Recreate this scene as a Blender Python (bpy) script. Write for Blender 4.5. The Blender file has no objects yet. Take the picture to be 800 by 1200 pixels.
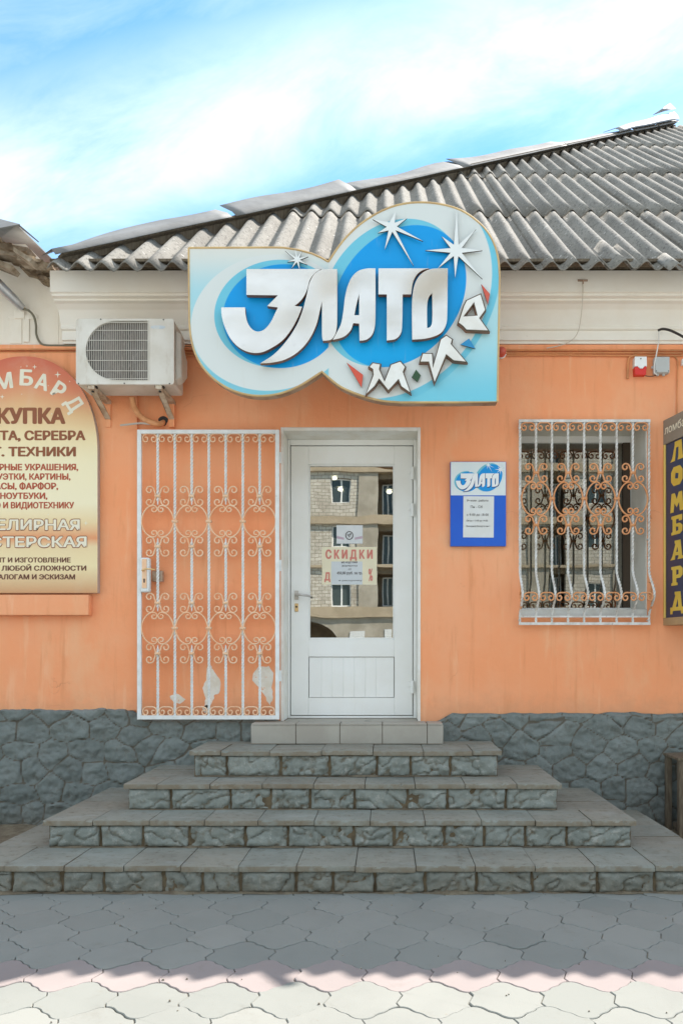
import bpy, bmesh, math, random
import numpy as np
from mathutils import Vector, Matrix, noise

random.seed(7)
R = math.radians
SC = bpy.context.scene
COL = SC.collection

# ------------------------------------------------------------------ camera
F, CXP, CYP, EYE, DIST = 890.0, 452.0, 765.0, 1.333, 5.74
cam_d = bpy.data.cameras.new('camera')
cam_d.sensor_width = 36.0
cam_d.lens = F / 1200 * 36.0
cam_d.shift_x = -(CXP - 400) / 1200
cam_d.shift_y = (CYP - 600) / 1200
cam_d.clip_end = 2000
cam = bpy.data.objects.new('camera', cam_d)
cam.location = (0, -DIST, EYE)
cam.rotation_euler = (R(90), 0, 0)
COL.objects.link(cam)
SC.camera = cam

# ------------------------------------------------------------------ light
SUN = Vector((0.60, 0.521, 1.0)).normalized()
world = bpy.data.worlds.new('World')
SC.world = world
world.use_nodes = True
wn, wl = world.node_tree.nodes, world.node_tree.links
wn.clear()


def wnode(t, **kw):
    n = wn.new(t)
    for k, v in kw.items():
        setattr(n, k, v)
    return n


def wmath(op, a, b=None, c=None, clamp=False):
    n = wnode('ShaderNodeMath', operation=op, use_clamp=clamp)
    for i, v in enumerate((a, b, c)):
        if v is None:
            continue
        if isinstance(v, (int, float)):
            n.inputs[i].default_value = v
        else:
            wl.new(v, n.inputs[i])
    return n.outputs[0]


SKY_STRENGTH = 0.14
sky = wnode('ShaderNodeTexSky', sky_type='NISHITA')
sky.sun_disc = False
sky.sun_elevation = math.asin(SUN.z)
sky.sun_rotation = math.atan2(SUN.x, SUN.y)
sky.air_density = 1.0
sky.dust_density = 0.3
sky.ozone_density = 3.0
tc = wnode('ShaderNodeTexCoord')
sep = wnode('ShaderNodeSeparateXYZ')
wl.new(tc.outputs['Generated'], sep.inputs[0])
ay = wmath('MAXIMUM', wmath('ABSOLUTE', sep.outputs[1]), 0.08)
u = wmath('DIVIDE', sep.outputs[0], ay)
w = wmath('DIVIDE', sep.outputs[2], ay)
comb = wnode('ShaderNodeCombineXYZ')
# streaks run along the band: stretch the noise across it
wl.new(wmath('MULTIPLY', wmath('ADD', u, wmath('MULTIPLY', w, 0.45)), 1.7), comb.inputs[0])
wl.new(wmath('MULTIPLY', wmath('SUBTRACT', w, wmath('MULTIPLY', u, 0.45)), 4.6), comb.inputs[1])
nz = wnode('ShaderNodeTexNoise')
nz.inputs['Scale'].default_value = 1.35
nz.inputs['Detail'].default_value = 9
nz.inputs['Roughness'].default_value = 0.62
nz.inputs['Distortion'].default_value = 0.5
wl.new(comb.outputs[0], nz.inputs['Vector'])
nf = wmath('SUBTRACT', nz.outputs['Fac'], 0.5)
s = wmath('SUBTRACT', wmath('SUBTRACT', w, wmath('MULTIPLY', u, 0.28)), 0.765)
s = wmath('ABSOLUTE', wmath('ADD', s, wmath('MULTIPLY', nf, 0.10)))
band = wnode('ShaderNodeMapRange', interpolation_type='SMOOTHSTEP')
band.inputs['From Min'].default_value = 0.21
band.inputs['From Max'].default_value = 0.0
wl.new(s, band.inputs['Value'])
amt = wmath('MULTIPLY', band.outputs[0], wmath('ADD', 0.95, wmath('MULTIPLY', nf, 2.2)), clamp=True)
amt = wmath('MULTIPLY', amt, 0.50)
amt = wmath('MAXIMUM', amt, wmath('ADD', 0.13, wmath('MULTIPLY', nf, 0.6)), clamp=True)
# unseen cloud added at the zenith and behind the square to neutralise shade light
high = wnode('ShaderNodeMapRange', interpolation_type='SMOOTHSTEP')
high.inputs['From Min'].default_value = 0.62
high.inputs['From Max'].default_value = 0.86
wl.new(sep.outputs[2], high.inputs['Value'])
back = wnode('ShaderNodeMapRange', interpolation_type='SMOOTHSTEP')
back.inputs['From Min'].default_value = 0.15
back.inputs['From Max'].default_value = -0.35
wl.new(sep.outputs[1], back.inputs['Value'])
veil = wmath('MULTIPLY', wmath('MAXIMUM', high.outputs[0], back.outputs[0]), wmath('ADD', 0.55, wmath('MULTIPLY', nf, 1.2)), clamp=True)
amt = wmath('MAXIMUM', amt, veil, clamp=True)
mixc = wnode('ShaderNodeMix', data_type='RGBA')
wl.new(amt, mixc.inputs['Factor'])
hsv = wnode('ShaderNodeHueSaturation')
hsv.inputs['Hue'].default_value = 0.486
hsv.inputs['Saturation'].default_value = 1.28
hsv.inputs['Value'].default_value = 0.60
wl.new(sky.outputs[0], hsv.inputs['Color'])
wl.new(hsv.outputs[0], mixc.inputs['A'])
mixc.inputs['B'].default_value = (3.75, 3.8, 3.7, 1)
bg = wnode('ShaderNodeBackground')
bg.inputs['Strength'].default_value = SKY_STRENGTH
wl.new(mixc.outputs['Result'], bg.inputs['Color'])
wo = wnode('ShaderNodeOutputWorld')
wl.new(bg.outputs[0], wo.inputs['Surface'])

sun_d = bpy.data.lights.new('sun', 'SUN')
sun_d.energy = 2.85
sun_d.angle = R(0.53)
sun_d.color = (1.0, 0.94, 0.88)
sun = bpy.data.objects.new('sun', sun_d)
sun.rotation_euler = SUN.to_track_quat('Z', 'Y').to_euler()
sun.location = (6, 8, 14)
COL.objects.link(sun)

SC.view_settings.view_transform = 'Standard'
SC.view_settings.look = 'None'
SC.view_settings.exposure = 1.84
SC.view_settings.gamma = 1.0
SC.view_settings.use_curve_mapping = False


# ------------------------------------------------------------------ helpers
def at(px, py, y):
    """point of the plane at depth y seen at photo pixel (px, py)"""
    d = DIST + y
    return ((px - CXP) * d / F, EYE + (CYP - py) * d / F)


def S(r, g, b):
    def f(c):
        c /= 255
        return c / 12.92 if c <= 0.04045 else ((c + 0.055) / 1.055) ** 2.4
    return (f(r), f(g), f(b))


class NT:
    """small node-tree writer"""
    def __init__(self, name):
        self.m = bpy.data.materials.new(name)
        self.m.use_nodes = True
        self.t = self.m.node_tree
        self.b = self.t.nodes['Principled BSDF']
        self.pos = None

    def n(self, kind, **kw):
        nd = self.t.nodes.new(kind)
        for k, v in kw.items():
            setattr(nd, k, v)
        return nd

    def link(self, a, b):
        self.t.links.new(a, b)

    def P(self):
        if self.pos is None:
            self.pos = self.n('ShaderNodeNewGeometry')
        return self.pos.outputs['Position']

    def math(self, op, a, b=None, clamp=False):
        nd = self.n('ShaderNodeMath', operation=op, use_clamp=clamp)
        for i, v in enumerate((a, b)):
            if v is None:
                continue
            if isinstance(v, (int, float)):
                nd.inputs[i].default_value = v
            else:
                self.link(v, nd.inputs[i])
        return nd.outputs[0]

    def noise(self, scale, detail=5, rough=0.55, stretch=(1, 1, 1), dist=0.0):
        mp = self.n('ShaderNodeMapping')
        mp.inputs['Scale'].default_value = stretch
        self.link(self.P(), mp.inputs['Vector'])
        nd = self.n('ShaderNodeTexNoise')
        nd.inputs['Scale'].default_value = scale
        nd.inputs['Detail'].default_value = detail
        nd.inputs['Roughness'].default_value = rough
        nd.inputs['Distortion'].default_value = dist
        self.link(mp.outputs[0], nd.inputs['Vector'])
        return nd.outputs['Fac']

    def ramp(self, v, lo, hi):
        nd = self.n('ShaderNodeMapRange', interpolation_type='SMOOTHSTEP')
        nd.inputs['From Min'].default_value = lo
        nd.inputs['From Max'].default_value = hi
        self.link(v, nd.inputs['Value'])
        return nd.outputs[0]

    def mix(self, f, a, b):
        nd = self.n('ShaderNodeMix', data_type='RGBA')
        for key, v in (('Factor', f), ('A', a), ('B', b)):
            if isinstance(v, (int, float)):
                nd.inputs[key].default_value = v
            elif isinstance(v, tuple):
                nd.inputs[key].default_value = (*v[:3], 1)
            else:
                self.link(v, nd.inputs[key])
        return nd.outputs['Result']

    def base(self, v):
        if isinstance(v, tuple):
            self.b.inputs['Base Color'].default_value = (*v[:3], 1)
        else:
            self.link(v, self.b.inputs['Base Color'])

    def bump(self, v, strength=0.3, dist=0.01):
        nd = self.n('ShaderNodeBump')
        nd.inputs['Strength'].default_value = strength
        nd.inputs['Distance'].default_value = dist
        self.link(v, nd.inputs['Height'])
        self.link(nd.outputs[0], self.b.inputs['Normal'])

    def attr(self, name):
        nd = self.n('ShaderNodeAttribute', attribute_name=name)
        return nd.outputs['Fac']


def mat(name, col, col2=None, scale=4.0, rough=0.7, metal=0.0, bump=0.0, bscale=120.0, bdist=0.004,
        stretch=(1, 1, 1), stains=(), spec=0.4, lo=0.35, hi=0.65):
    """paint with two-tone mottling, stains [(colour, scale, lo, hi, amount, stretch)] and fine relief"""
    t = NT(name)
    c = col
    if col2:
        c = t.mix(t.ramp(t.noise(scale, 6, 0.6, stretch), lo, hi), col, col2)
    for sc_, lo_, hi_, amt_, str_, scol in [(q[1], q[2], q[3], q[4], q[5], q[0]) for q in stains]:
        f = t.math('MULTIPLY', t.ramp(t.noise(sc_, 8, 0.65, str_), lo_, hi_), amt_)
        c = t.mix(f, c, scol)
    t.base(c)
    t.b.inputs['Roughness'].default_value = rough
    t.b.inputs['Metallic'].default_value = metal
    t.b.inputs['Specular IOR Level'].default_value = spec
    if bump:
        t.bump(t.noise(bscale, 6, 0.6), bump, bdist)
    return t.m


ORIGIN = {}


def thing(name, label, cat, loc=(0, 0, 0), group=None):
    o = bpy.data.objects.new(name, None)
    o.empty_display_size = 0.1
    o.location = loc
    COL.objects.link(o)
    ORIGIN[o.name] = Vector(loc)
    o['label'] = label
    o['category'] = cat
    if group:
        o['group'] = group
    return o


def tag(o, label, cat, group=None):
    o['label'] = label
    o['category'] = cat
    if group:
        o['group'] = group
    return o


def top_origin(parent):
    while parent is not None and parent.parent is not None:
        parent = parent.parent
    return ORIGIN.get(parent.name, Vector((0, 0, 0))) if parent else Vector((0, 0, 0))


def link_mesh(name, me, parent=None, mats=None, smooth=35, bevel=0.0, rebase=True):
    """link a mesh given in world coordinates"""
    if mats:
        for m in (mats if isinstance(mats, (list, tuple)) else [mats]):
            me.materials.append(m)
    if smooth:
        me.polygons.foreach_set('use_smooth', [True] * len(me.polygons))
        me.set_sharp_from_angle(angle=R(smooth))
    o = bpy.data.objects.new(name, me)
    COL.objects.link(o)
    if parent is not None:
        o.parent = parent
        if rebase:
            org = top_origin(parent)
            if org.length > 0:
                me.transform(Matrix.Translation(-org))
    elif rebase and len(me.vertices):
        # a top-level mesh: put its origin at the foot of its box
        co = np.empty(len(me.vertices) * 3)
        me.vertices.foreach_get('co', co)
        co = co.reshape(-1, 3)
        mn, mx = co.min(0), co.max(0)
        c = Vector(((mn[0] + mx[0]) / 2, (mn[1] + mx[1]) / 2, mn[2]))
        me.transform(Matrix.Translation(-c))
        o.location = c
    if bevel:
        md = o.modifiers.new('bevel', 'BEVEL')
        md.width = bevel
        md.segments = 2
        md.limit_method = 'ANGLE'
        md.angle_limit = R(40)
    return o


class MB:
    def __init__(self):
        self.v, self.f, self.mi = [], [], []

    def add(self, vs, fs, mi=0):
        n = len(self.v)
        self.v += [tuple(p) for p in vs]
        self.f += [tuple(i + n for i in f) for f in fs]
        self.mi += [mi] * len(fs)
        return self

    def box(self, x0, x1, y0, y1, z0, z1, mi=0, rot=None, c=None):
        vs = [Vector((x, y, z)) for x in (x0, x1) for y in (y0, y1) for z in (z0, z1)]
        if rot is not None:
            c = c or Vector(((x0 + x1) / 2, (y0 + y1) / 2, (z0 + z1) / 2))
            vs = [c + rot @ (p - c) for p in vs]
        return self.add(vs, [(0, 1, 3, 2), (4, 6, 7, 5), (0, 4, 5, 1), (2, 3, 7, 6), (0, 2, 6, 4), (1, 5, 7, 3)], mi)

    def prism(self, poly, y0, y1, mi=0, side=None):
        """polygon [(x, z)] in the wall plane, front at y0, back at y1"""
        n = len(poly)
        ar = sum(poly[i][0] * poly[(i + 1) % n][1] - poly[(i + 1) % n][0] * poly[i][1] for i in range(n))
        if ar < 0:
            poly = poly[::-1]
        vs = [(p[0], y0, p[1]) for p in poly] + [(p[0], y1, p[1]) for p in poly]
        self.add(vs, [tuple(range(n)), tuple(range(2 * n - 1, n - 1, -1))], mi)
        self.add(vs, [(i, n + i, n + (i + 1) % n, (i + 1) % n) for i in range(n)], mi if side is None else side)
        return self

    def extrude_x(self, prof, x0, x1, mi=0):
        """closed profile [(y, z)] swept along x"""
        n = len(prof)
        vs = [(x0, p[0], p[1]) for p in prof] + [(x1, p[0], p[1]) for p in prof]
        self.add(vs, [tuple(range(n - 1, -1, -1)), tuple(range(n, 2 * n))] +
                 [(i, (i + 1) % n, n + (i + 1) % n, n + i) for i in range(n)], mi)
        return self

    def tube(self, pts, r, n=8, twist=0.0, mi=0, caps=True, flat=None, phase=0.0):
        """tube along pts; r a number or a list; twist in turns per metre; flat=(a, b) an oval section"""
        pts = [Vector(p) for p in pts]
        m = len(pts)
        rs = r if isinstance(r, (list, tuple)) else [r] * m
        tan = []
        for i in range(m):
            a, b = pts[max(i - 1, 0)], pts[min(i + 1, m - 1)]
            tan.append((b - a).normalized())
        ref = Vector((0, 1, 0)) if abs(tan[0].y) < 0.9 else Vector((1, 0, 0))
        nrm = (ref - tan[0] * ref.dot(tan[0])).normalized()
        vs, L = [], 0.0
        for i in range(m):
            if i:
                L += (pts[i] - pts[i - 1]).length
                nrm = (nrm - tan[i] * nrm.dot(tan[i])).normalized()
            bi = tan[i].cross(nrm)
            for k in range(n):
                a = 2 * math.pi * (k / n + twist * L) + phase
                fa, fb = flat or (1, 1)
                vs.append(pts[i] + rs[i] * (nrm * math.cos(a) * fa + bi * math.sin(a) * fb))
        fs = []
        for i in range(m - 1):
            for k in range(n):
                fs.append((i * n + k, (i + 1) * n + k, (i + 1) * n + (k + 1) % n, i * n + (k + 1) % n))
        if caps:
            fs += [tuple(range(n)), tuple(range(m * n - 1, (m - 1) * n - 1, -1))]
        return self.add(vs, fs, mi)

    def mesh(self, name='mesh'):
        me = bpy.data.meshes.new(name)
        me.from_pydata(self.v, [], self.f)
        me.polygons.foreach_set('material_index', self.mi)
        bm = bmesh.new()
        bm.from_mesh(me)
        bmesh.ops.recalc_face_normals(bm, faces=bm.faces)
        bm.to_mesh(me)
        bm.free()
        me.update()
        return me

    def build(self, name, mats, parent=None, smooth=35, bevel=0.0):
        return link_mesh(name, self.mesh(name), parent, mats, smooth, bevel)


def crom(pts, k=6, closed=False):
    """Catmull-Rom through 2-D or 3-D points"""
    pts = [Vector(p) for p in pts]
    n = len(pts)
    out = []
    rng = range(n if closed else n - 1)
    for i in rng:
        if closed:
            p0, p1, p2, p3 = pts[i - 1], pts[i], pts[(i + 1) % n], pts[(i + 2) % n]
        else:
            p1, p2 = pts[i], pts[i + 1]
            p0 = pts[i - 1] if i else p1 * 2 - p2
            p3 = pts[i + 2] if i + 2 < n else p2 * 2 - p1
        for j in range(k):
            t = j / k
            out.append(0.5 * ((2 * p1) + (p2 - p0) * t + (2 * p0 - 5 * p1 + 4 * p2 - p3) * t * t +
                              (3 * p1 - p0 - 3 * p2 + p3) * t ** 3))
    if not closed:
        out.append(pts[-1])
    return out


def _eval_curve(c):
    o = bpy.data.objects.new('temp', c)
    COL.objects.link(o)
    bpy.context.view_layer.update()
    me = bpy.data.meshes.new_from_object(o.evaluated_get(bpy.context.evaluated_depsgraph_get()))
    bpy.data.objects.remove(o)
    bpy.data.curves.remove(c)
    return me


UPRIGHT = Matrix(((1, 0, 0, 0), (0, 0, -1, 0), (0, 1, 0, 0), (0, 0, 0, 1)))


def plate(loops, depth, bevel=0.0):
    """outline with holes in the wall plane -> slab mesh, its middle at y = 0"""
    c = bpy.data.curves.new('outline', 'CURVE')
    c.dimensions = '2D'
    c.fill_mode = 'BOTH'
    for lp in loops:
        sp = c.splines.new('POLY')
        sp.points.add(len(lp) - 1)
        for i, p in enumerate(lp):
            sp.points[i].co = (p[0], p[1], 0, 1)
        sp.use_cyclic_u = True
    c.extrude = depth / 2
    c.bevel_depth = bevel
    me = _eval_curve(c)
    me.transform(UPRIGHT)
    return me


def front_side(me, y_cut=-0.7):
    """material 0 on faces towards the street, 1 on the rest"""
    for p in me.polygons:
        p.material_index = 0 if p.normal.y < y_cut else 1
    return me


def glyphs(body, offset=0.0, depth=0.0, space=1.0):
    c = bpy.data.curves.new('text', 'FONT')
    c.body = body
    c.size = 1.0
    c.offset = offset
    c.extrude = depth / 2
    c.space_character = space
    me = _eval_curve(c)
    return me


_cap = {}


def cap_height(offset):
    if offset not in _cap:
        me = glyphs('Н', offset)
        ys = [v.co.y for v in me.vertices]
        _cap[offset] = (min(ys), max(ys))
        bpy.data.meshes.remove(me)
    return _cap[offset]


def lettering(body, x0, x1, z0, z1, y, m, parent, offset=0.0, name='lettering', xf=None, thick=0.0012, shear=0.0):
    """text whose capitals fill the box x0..x1, z0..z1 of the plane y"""
    me = glyphs(body.replace('Ф', 'О'))
    b0, b1 = cap_height(0.0)
    if 'Ф' in body:
        vs, fs = [tuple(v.co) for v in me.vertices], [tuple(p.vertices) for p in me.polygons]

        def right(txt):
            m_ = glyphs(txt.replace('Ф', 'О'))
            xs_ = [v.co.x for v in m_.vertices]
            bpy.data.meshes.remove(m_)
            return min(xs_), max(xs_)
        ow = right('О')
        for q, ch in enumerate(body):
            if ch == 'Ф':
                c_ = right(body[:q + 1])[1] - (ow[1] - ow[0]) / 2
                n0 = len(vs)
                vs += [(c_ - 0.045, b0 - 0.06, 0), (c_ + 0.045, b0 - 0.06, 0), (c_ + 0.045, b1 + 0.06, 0), (c_ - 0.045, b1 + 0.06, 0)]
                fs.append((n0, n0 + 1, n0 + 2, n0 + 3))
        me = bpy.data.meshes.new('lettering')
        me.from_pydata(vs, [], fs)
    if offset:                      # heavier strokes: copies set a hair apart, each a little lower
        src = [(v.co.x, v.co.y) for v in me.vertices]
        pol = [tuple(p.vertices) for p in me.polygons]
        vs, fs = [], []
        w_ = offset * 1.9
        for k, (dx, dy) in enumerate(((0, 0), (w_, 0), (-w_, 0), (0, w_ * 0.6), (0, -w_ * 0.6), (w_ * 0.7, w_ * 0.45), (-w_ * 0.7, w_ * 0.45), (w_ * 0.7, -w_ * 0.45), (-w_ * 0.7, -w_ * 0.45))):
            n0 = len(vs)
            vs += [(x + dx, y + dy, -k) for x, y in src]
            fs += [tuple(i + n0 for i in f) for f in pol]
        me = bpy.data.meshes.new('lettering')
        me.from_pydata(vs, [], fs)
    xs = [v.co.x for v in me.vertices]
    a, b = min(xs), max(xs)
    sx, sz = (x1 - x0) / (b - a), (z1 - z0) / (b1 - b0)
    for v in me.vertices:
        zz = (v.co.y - b0) * sz
        p = Vector((x0 + (v.co.x - a) * sx + zz * shear, y - thick - v.co.z * 0.00005, z0 + zz))
        v.co = xf(p) if xf else p
    src = [v.co.copy() for v in me.vertices]
    vs, fs = [], []
    nrm = (xf(Vector((0, y - 1, 0))) - xf(Vector((0, y, 0)))) if xf else Vector((0, -1, 0))
    for q, p in enumerate(me.polygons):         # strokes overlap inside a glyph: no two faces share a depth
        n0 = len(vs)
        d = nrm * ((q % 23) * 0.000012)
        ids = list(p.vertices)
        vs += [src[i] + d for i in ids]
        fs.append(tuple(range(n0, n0 + len(ids))))
    me = bpy.data.meshes.new(name)
    me.from_pydata(vs, [], fs)
    return link_mesh(name, me, parent, m, smooth=0)


# ------------------------------------------------------------------ materials
M = {}
def plaster(m):
    """trowel waves, hairline cracks and splash dirt low on the wall"""
    nt = m.node_tree
    t = NT.__new__(NT)
    t.m, t.t, t.b, t.pos = m, nt, nt.nodes['Principled BSDF'], None
    old = t.b.inputs['Base Color'].links[0].from_socket
    sp = t.n('ShaderNodeSeparateXYZ')
    t.link(t.P(), sp.inputs[0])
    low = t.ramp(t.math('ADD', sp.outputs[2], t.math('MULTIPLY', t.noise(7, 6, 0.7), 0.30)), 1.22, 0.98)
    c = t.mix(t.math('MULTIPLY', low, 0.42), old, (0.50, 0.27, 0.15))
    # run marks
    c = t.mix(t.math('MULTIPLY', t.ramp(t.noise(13, 5, 0.6, (1, 1, 0.07)), 0.55, 0.72), 0.42), c, (0.64, 0.24, 0.09))
    c = t.mix(t.math('MULTIPLY', t.ramp(t.noise(16, 5, 0.6, (1, 1, 0.09), 0.4), 0.57, 0.74), 0.38), c, (0.90, 0.53, 0.32))
    # hairline cracks along the borders of large cells
    vo = t.n('ShaderNodeTexVoronoi', feature='DISTANCE_TO_EDGE')
    vo.inputs['Scale'].default_value = 1.6
    mp = t.n('ShaderNodeVectorMath', operation='ADD')
    nz_ = t.n('ShaderNodeTexNoise')
    nz_.inputs['Scale'].default_value = 5.0
    nz_.inputs['Detail'].default_value = 6
    t.link(t.P(), nz_.inputs['Vector'])
    sc3 = t.n('ShaderNodeVectorMath', operation='SCALE')
    sc3.inputs['Scale'].default_value = 0.35
    t.link(nz_.outputs['Color'], sc3.inputs[0])
    t.link(t.P(), mp.inputs[0])
    t.link(sc3.outputs[0], mp.inputs[1])
    t.link(mp.outputs[0], vo.inputs['Vector'])
    cr = t.math('MULTIPLY', t.ramp(vo.outputs['Distance'], 0.004, 0.0008), t.ramp(t.noise(1.1, 3), 0.56, 0.64))
    c = t.mix(t.math('MULTIPLY', cr, 0.35), c, (0.40, 0.17, 0.07))
    t.base(c)
    h = t.math('ADD', t.math('MULTIPLY', t.noise(9, 4), 1.0), t.math('MULTIPLY', t.noise(150, 6, 0.65), 0.16))
    h = t.math('SUBTRACT', h, t.math('MULTIPLY', cr, 0.4))
    t.bump(h, 0.55, 0.012)
    return m


M['orange'] = mat('orange_plaster', (0.89, 0.345, 0.155), (0.88, 0.385, 0.195), 1.3, 0.85,
                  stains=(((0.84, 0.47, 0.26), 2.4, 0.48, 0.75, 0.6, (1, 1, 0.5)),
                          ((0.62, 0.24, 0.08), 9.0, 0.56, 0.78, 0.45, (1, 1, 0.2)),
                          ((0.84, 0.52, 0.33), 40.0, 0.66, 0.72, 0.35, (1, 1, 1))))
plaster(M['orange'])
M['white_wall'] = mat('white_limewash', (0.86, 0.80, 0.70), (0.80, 0.72, 0.60), 2.0, 0.9, bump=0.35, bscale=70, bdist=0.004,
                      stains=(((0.45, 0.36, 0.26), 7.0, 0.62, 0.80, 0.4, (1, 1, 0.6)),
                              ((0.30, 0.22, 0.15), 30.0, 0.68, 0.74, 0.45, (1, 1, 1))))
M['cornice'] = mat('cornice_paint', (0.87, 0.83, 0.75), (0.83, 0.77, 0.67), 2.2, 0.85, bump=0.2, bscale=60, bdist=0.003,
                   stains=(((0.50, 0.40, 0.28), 5.0, 0.62, 0.82, 0.35, (1, 1, 4)),
                           ((0.25, 0.18, 0.12), 26.0, 0.70, 0.76, 0.5, (1, 1, 1))))
M['pvc'] = mat('white_plastic', (0.85, 0.86, 0.835), (0.82, 0.82, 0.78), 3.0, 0.35, spec=0.5,
               stains=(((0.60, 0.50, 0.36), 5.0, 0.62, 0.85, 0.25, (3, 3, 0.5)),))
M['surround'] = mat('chalky_white_paint', (0.80, 0.79, 0.74), (0.72, 0.68, 0.60), 5.0, 0.8, bump=0.25, bscale=90,
                    stains=(((0.42, 0.34, 0.24), 14.0, 0.62, 0.76, 0.4, (1, 1, 0.4)),))
M['groove'] = mat('grimy_gap', (0.42, 0.33, 0.21), rough=0.9)
M['gate_white'] = mat('white_iron_paint', (0.78, 0.80, 0.79), (0.70, 0.71, 0.68), 12, 0.5,
                      stains=(((0.30, 0.17, 0.09), 24, 0.66, 0.74, 0.6, (1, 1, 1)),))
M['scroll_peach'] = mat('peach_iron_paint', (0.86, 0.60, 0.40), (0.84, 0.50, 0.29), 10, 0.55)
M['scroll_copper'] = mat('copper_iron_paint', (0.74, 0.36, 0.17), (0.66, 0.28, 0.11), 14, 0.5)
M['bar_grey'] = mat('greyed_iron_paint', (0.74, 0.74, 0.71), (0.56, 0.53, 0.48), 14, 0.55,
                    stains=(((0.28, 0.17, 0.10), 30, 0.62, 0.72, 0.7, (1, 1, 1)),))
M['metal'] = mat('bare_metal', (0.60, 0.58, 0.55), (0.45, 0.42, 0.38), 20, 0.4, metal=0.8)
M['brass'] = mat('brass', (0.72, 0.50, 0.24), rough=0.4, metal=0.7)
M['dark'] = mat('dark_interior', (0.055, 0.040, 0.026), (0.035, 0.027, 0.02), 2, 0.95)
M['black'] = mat('black_rubber', (0.03, 0.027, 0.025), rough=0.6)
M['cable'] = mat('painted_cable', (0.76, 0.31, 0.12), (0.55, 0.24, 0.10), 6, 0.7)
M['rust'] = mat('rusty_steel', (0.30, 0.17, 0.10), (0.48, 0.36, 0.27), 9, 0.8, bump=0.3)
M['old_wood'] = mat('weathered_wood', (0.17, 0.135, 0.09), (0.10, 0.075, 0.05), 10, 0.9, bump=0.6, bscale=40, stretch=(6, 6, 0.8))
M['tile'] = mat('pale_floor_tile', (0.40, 0.375, 0.32), (0.35, 0.32, 0.27), 3, 0.7, bump=0.1, bscale=90,
                stains=(((0.28, 0.21, 0.13), 12, 0.62, 0.78, 0.45, (1, 1, 1)),))
M['bare'] = mat('bare_plaster', (0.80, 0.76, 0.68), (0.72, 0.66, 0.55), 14, 0.9, bump=0.5, bscale=60,
                stains=(((0.78, 0.42, 0.22), 22, 0.60, 0.66, 0.8, (1, 1, 1)),))


def slate_material():
    t = NT('asbestos_slate')
    c = t.mix(t.ramp(t.noise(1.3, 4), 0.35, 0.65), (0.27, 0.255, 0.222), (0.205, 0.192, 0.166))
    c = t.mix(t.math('MULTIPLY', t.ramp(t.noise(60, 6, 0.7, (1, 0.5, 0.5)), 0.50, 0.64), 0.8), c, (0.10, 0.093, 0.08))
    c = t.mix(t.math('MULTIPLY', t.ramp(t.noise(11, 6, 0.7), 0.55, 0.75), 0.55), c, (0.19, 0.17, 0.14))
    c = t.mix(t.math('MULTIPLY', t.ramp(t.noise(28, 3, 0.5), 0.66, 0.72), 0.7), c, (0.60, 0.58, 0.53))
    t.base(c)
    t.b.inputs['Roughness'].default_value = 0.92
    t.b.inputs['Specular IOR Level'].default_value = 0.2
    t.bump(t.noise(140, 6, 0.7), 0.45, 0.006)
    return t.m


M['slate'] = slate_material()
M['flashing'] = mat('galvanised_sheet', (0.21, 0.21, 0.20), (0.15, 0.148, 0.14), 3, 0.75, metal=0.0, bump=0.15, bscale=12, bdist=0.02,
                    stains=(((0.25, 0.20, 0.15), 18, 0.64, 0.74, 0.5, (1, 1, 1)),))


def stone_material(name, c1, c2, joint_col, dirt_col, dirt=0.5, pale=0.0):
    t = NT(name)
    c = t.mix(t.ramp(t.noise(6, 5), 0.35, 0.65), c1, c2)
    c = t.mix(t.math('MULTIPLY', t.ramp(t.noise(14, 8, 0.7), 0.52, 0.70), dirt), c, dirt_col)
    c = t.mix(t.math('MULTIPLY', t.ramp(t.noise(70, 4, 0.7), 0.64, 0.72), 0.6), c, tuple(min(1, q * 1.7) for q in c1))
    if pale:
        c = t.mix(t.math('MULTIPLY', t.ramp(t.noise(17, 8, 0.75), 0.53, 0.64), pale), c, (0.43, 0.42, 0.375))
    c = t.mix(t.math('MULTIPLY', t.attr('tint'), 0.45), c, tuple(q * 0.66 for q in c2))
    sp = t.n('ShaderNodeSeparateXYZ')
    t.link(t.P(), sp.inputs[0])
    splash = t.ramp(t.math('ADD', sp.outputs[2], t.math('MULTIPLY', t.noise(9, 6, 0.7), 0.35)), 0.42, 0.12)
    c = t.mix(t.math('MULTIPLY', splash, 0.5), c, dirt_col)
    j = t.ramp(t.math('ADD', t.attr('joint'), t.math('MULTIPLY', t.math('SUBTRACT', t.noise(30, 4), 0.5), 0.5)), 0.25, 0.8)
    c = t.mix(j, c, joint_col)
    t.base(c)
    t.b.inputs['Roughness'].default_value = 0.85
    t.b.inputs['Specular IOR Level'].default_value = 0.25
    t.bump(t.math('ADD', t.noise(110, 7, 0.7), t.math('MULTIPLY', t.noise(34, 5, 0.6), 1.6)), 0.75, 0.009)
    return t.m


M['plinth'] = stone_material('painted_rubble_stone', (0.23, 0.255, 0.24), (0.185, 0.21, 0.195), (0.125, 0.108, 0.082), (0.12, 0.10, 0.07), 0.5)
M['riser'] = stone_material('painted_split_stone', (0.275, 0.295, 0.265), (0.215, 0.235, 0.21), (0.13, 0.095, 0.05), (0.18, 0.145, 0.095), 0.6, 0.55)
M['mortar'] = mat('brown_mortar', (0.16, 0.12, 0.07), (0.10, 0.075, 0.045), 20, 0.95, bump=0.5)


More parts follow.
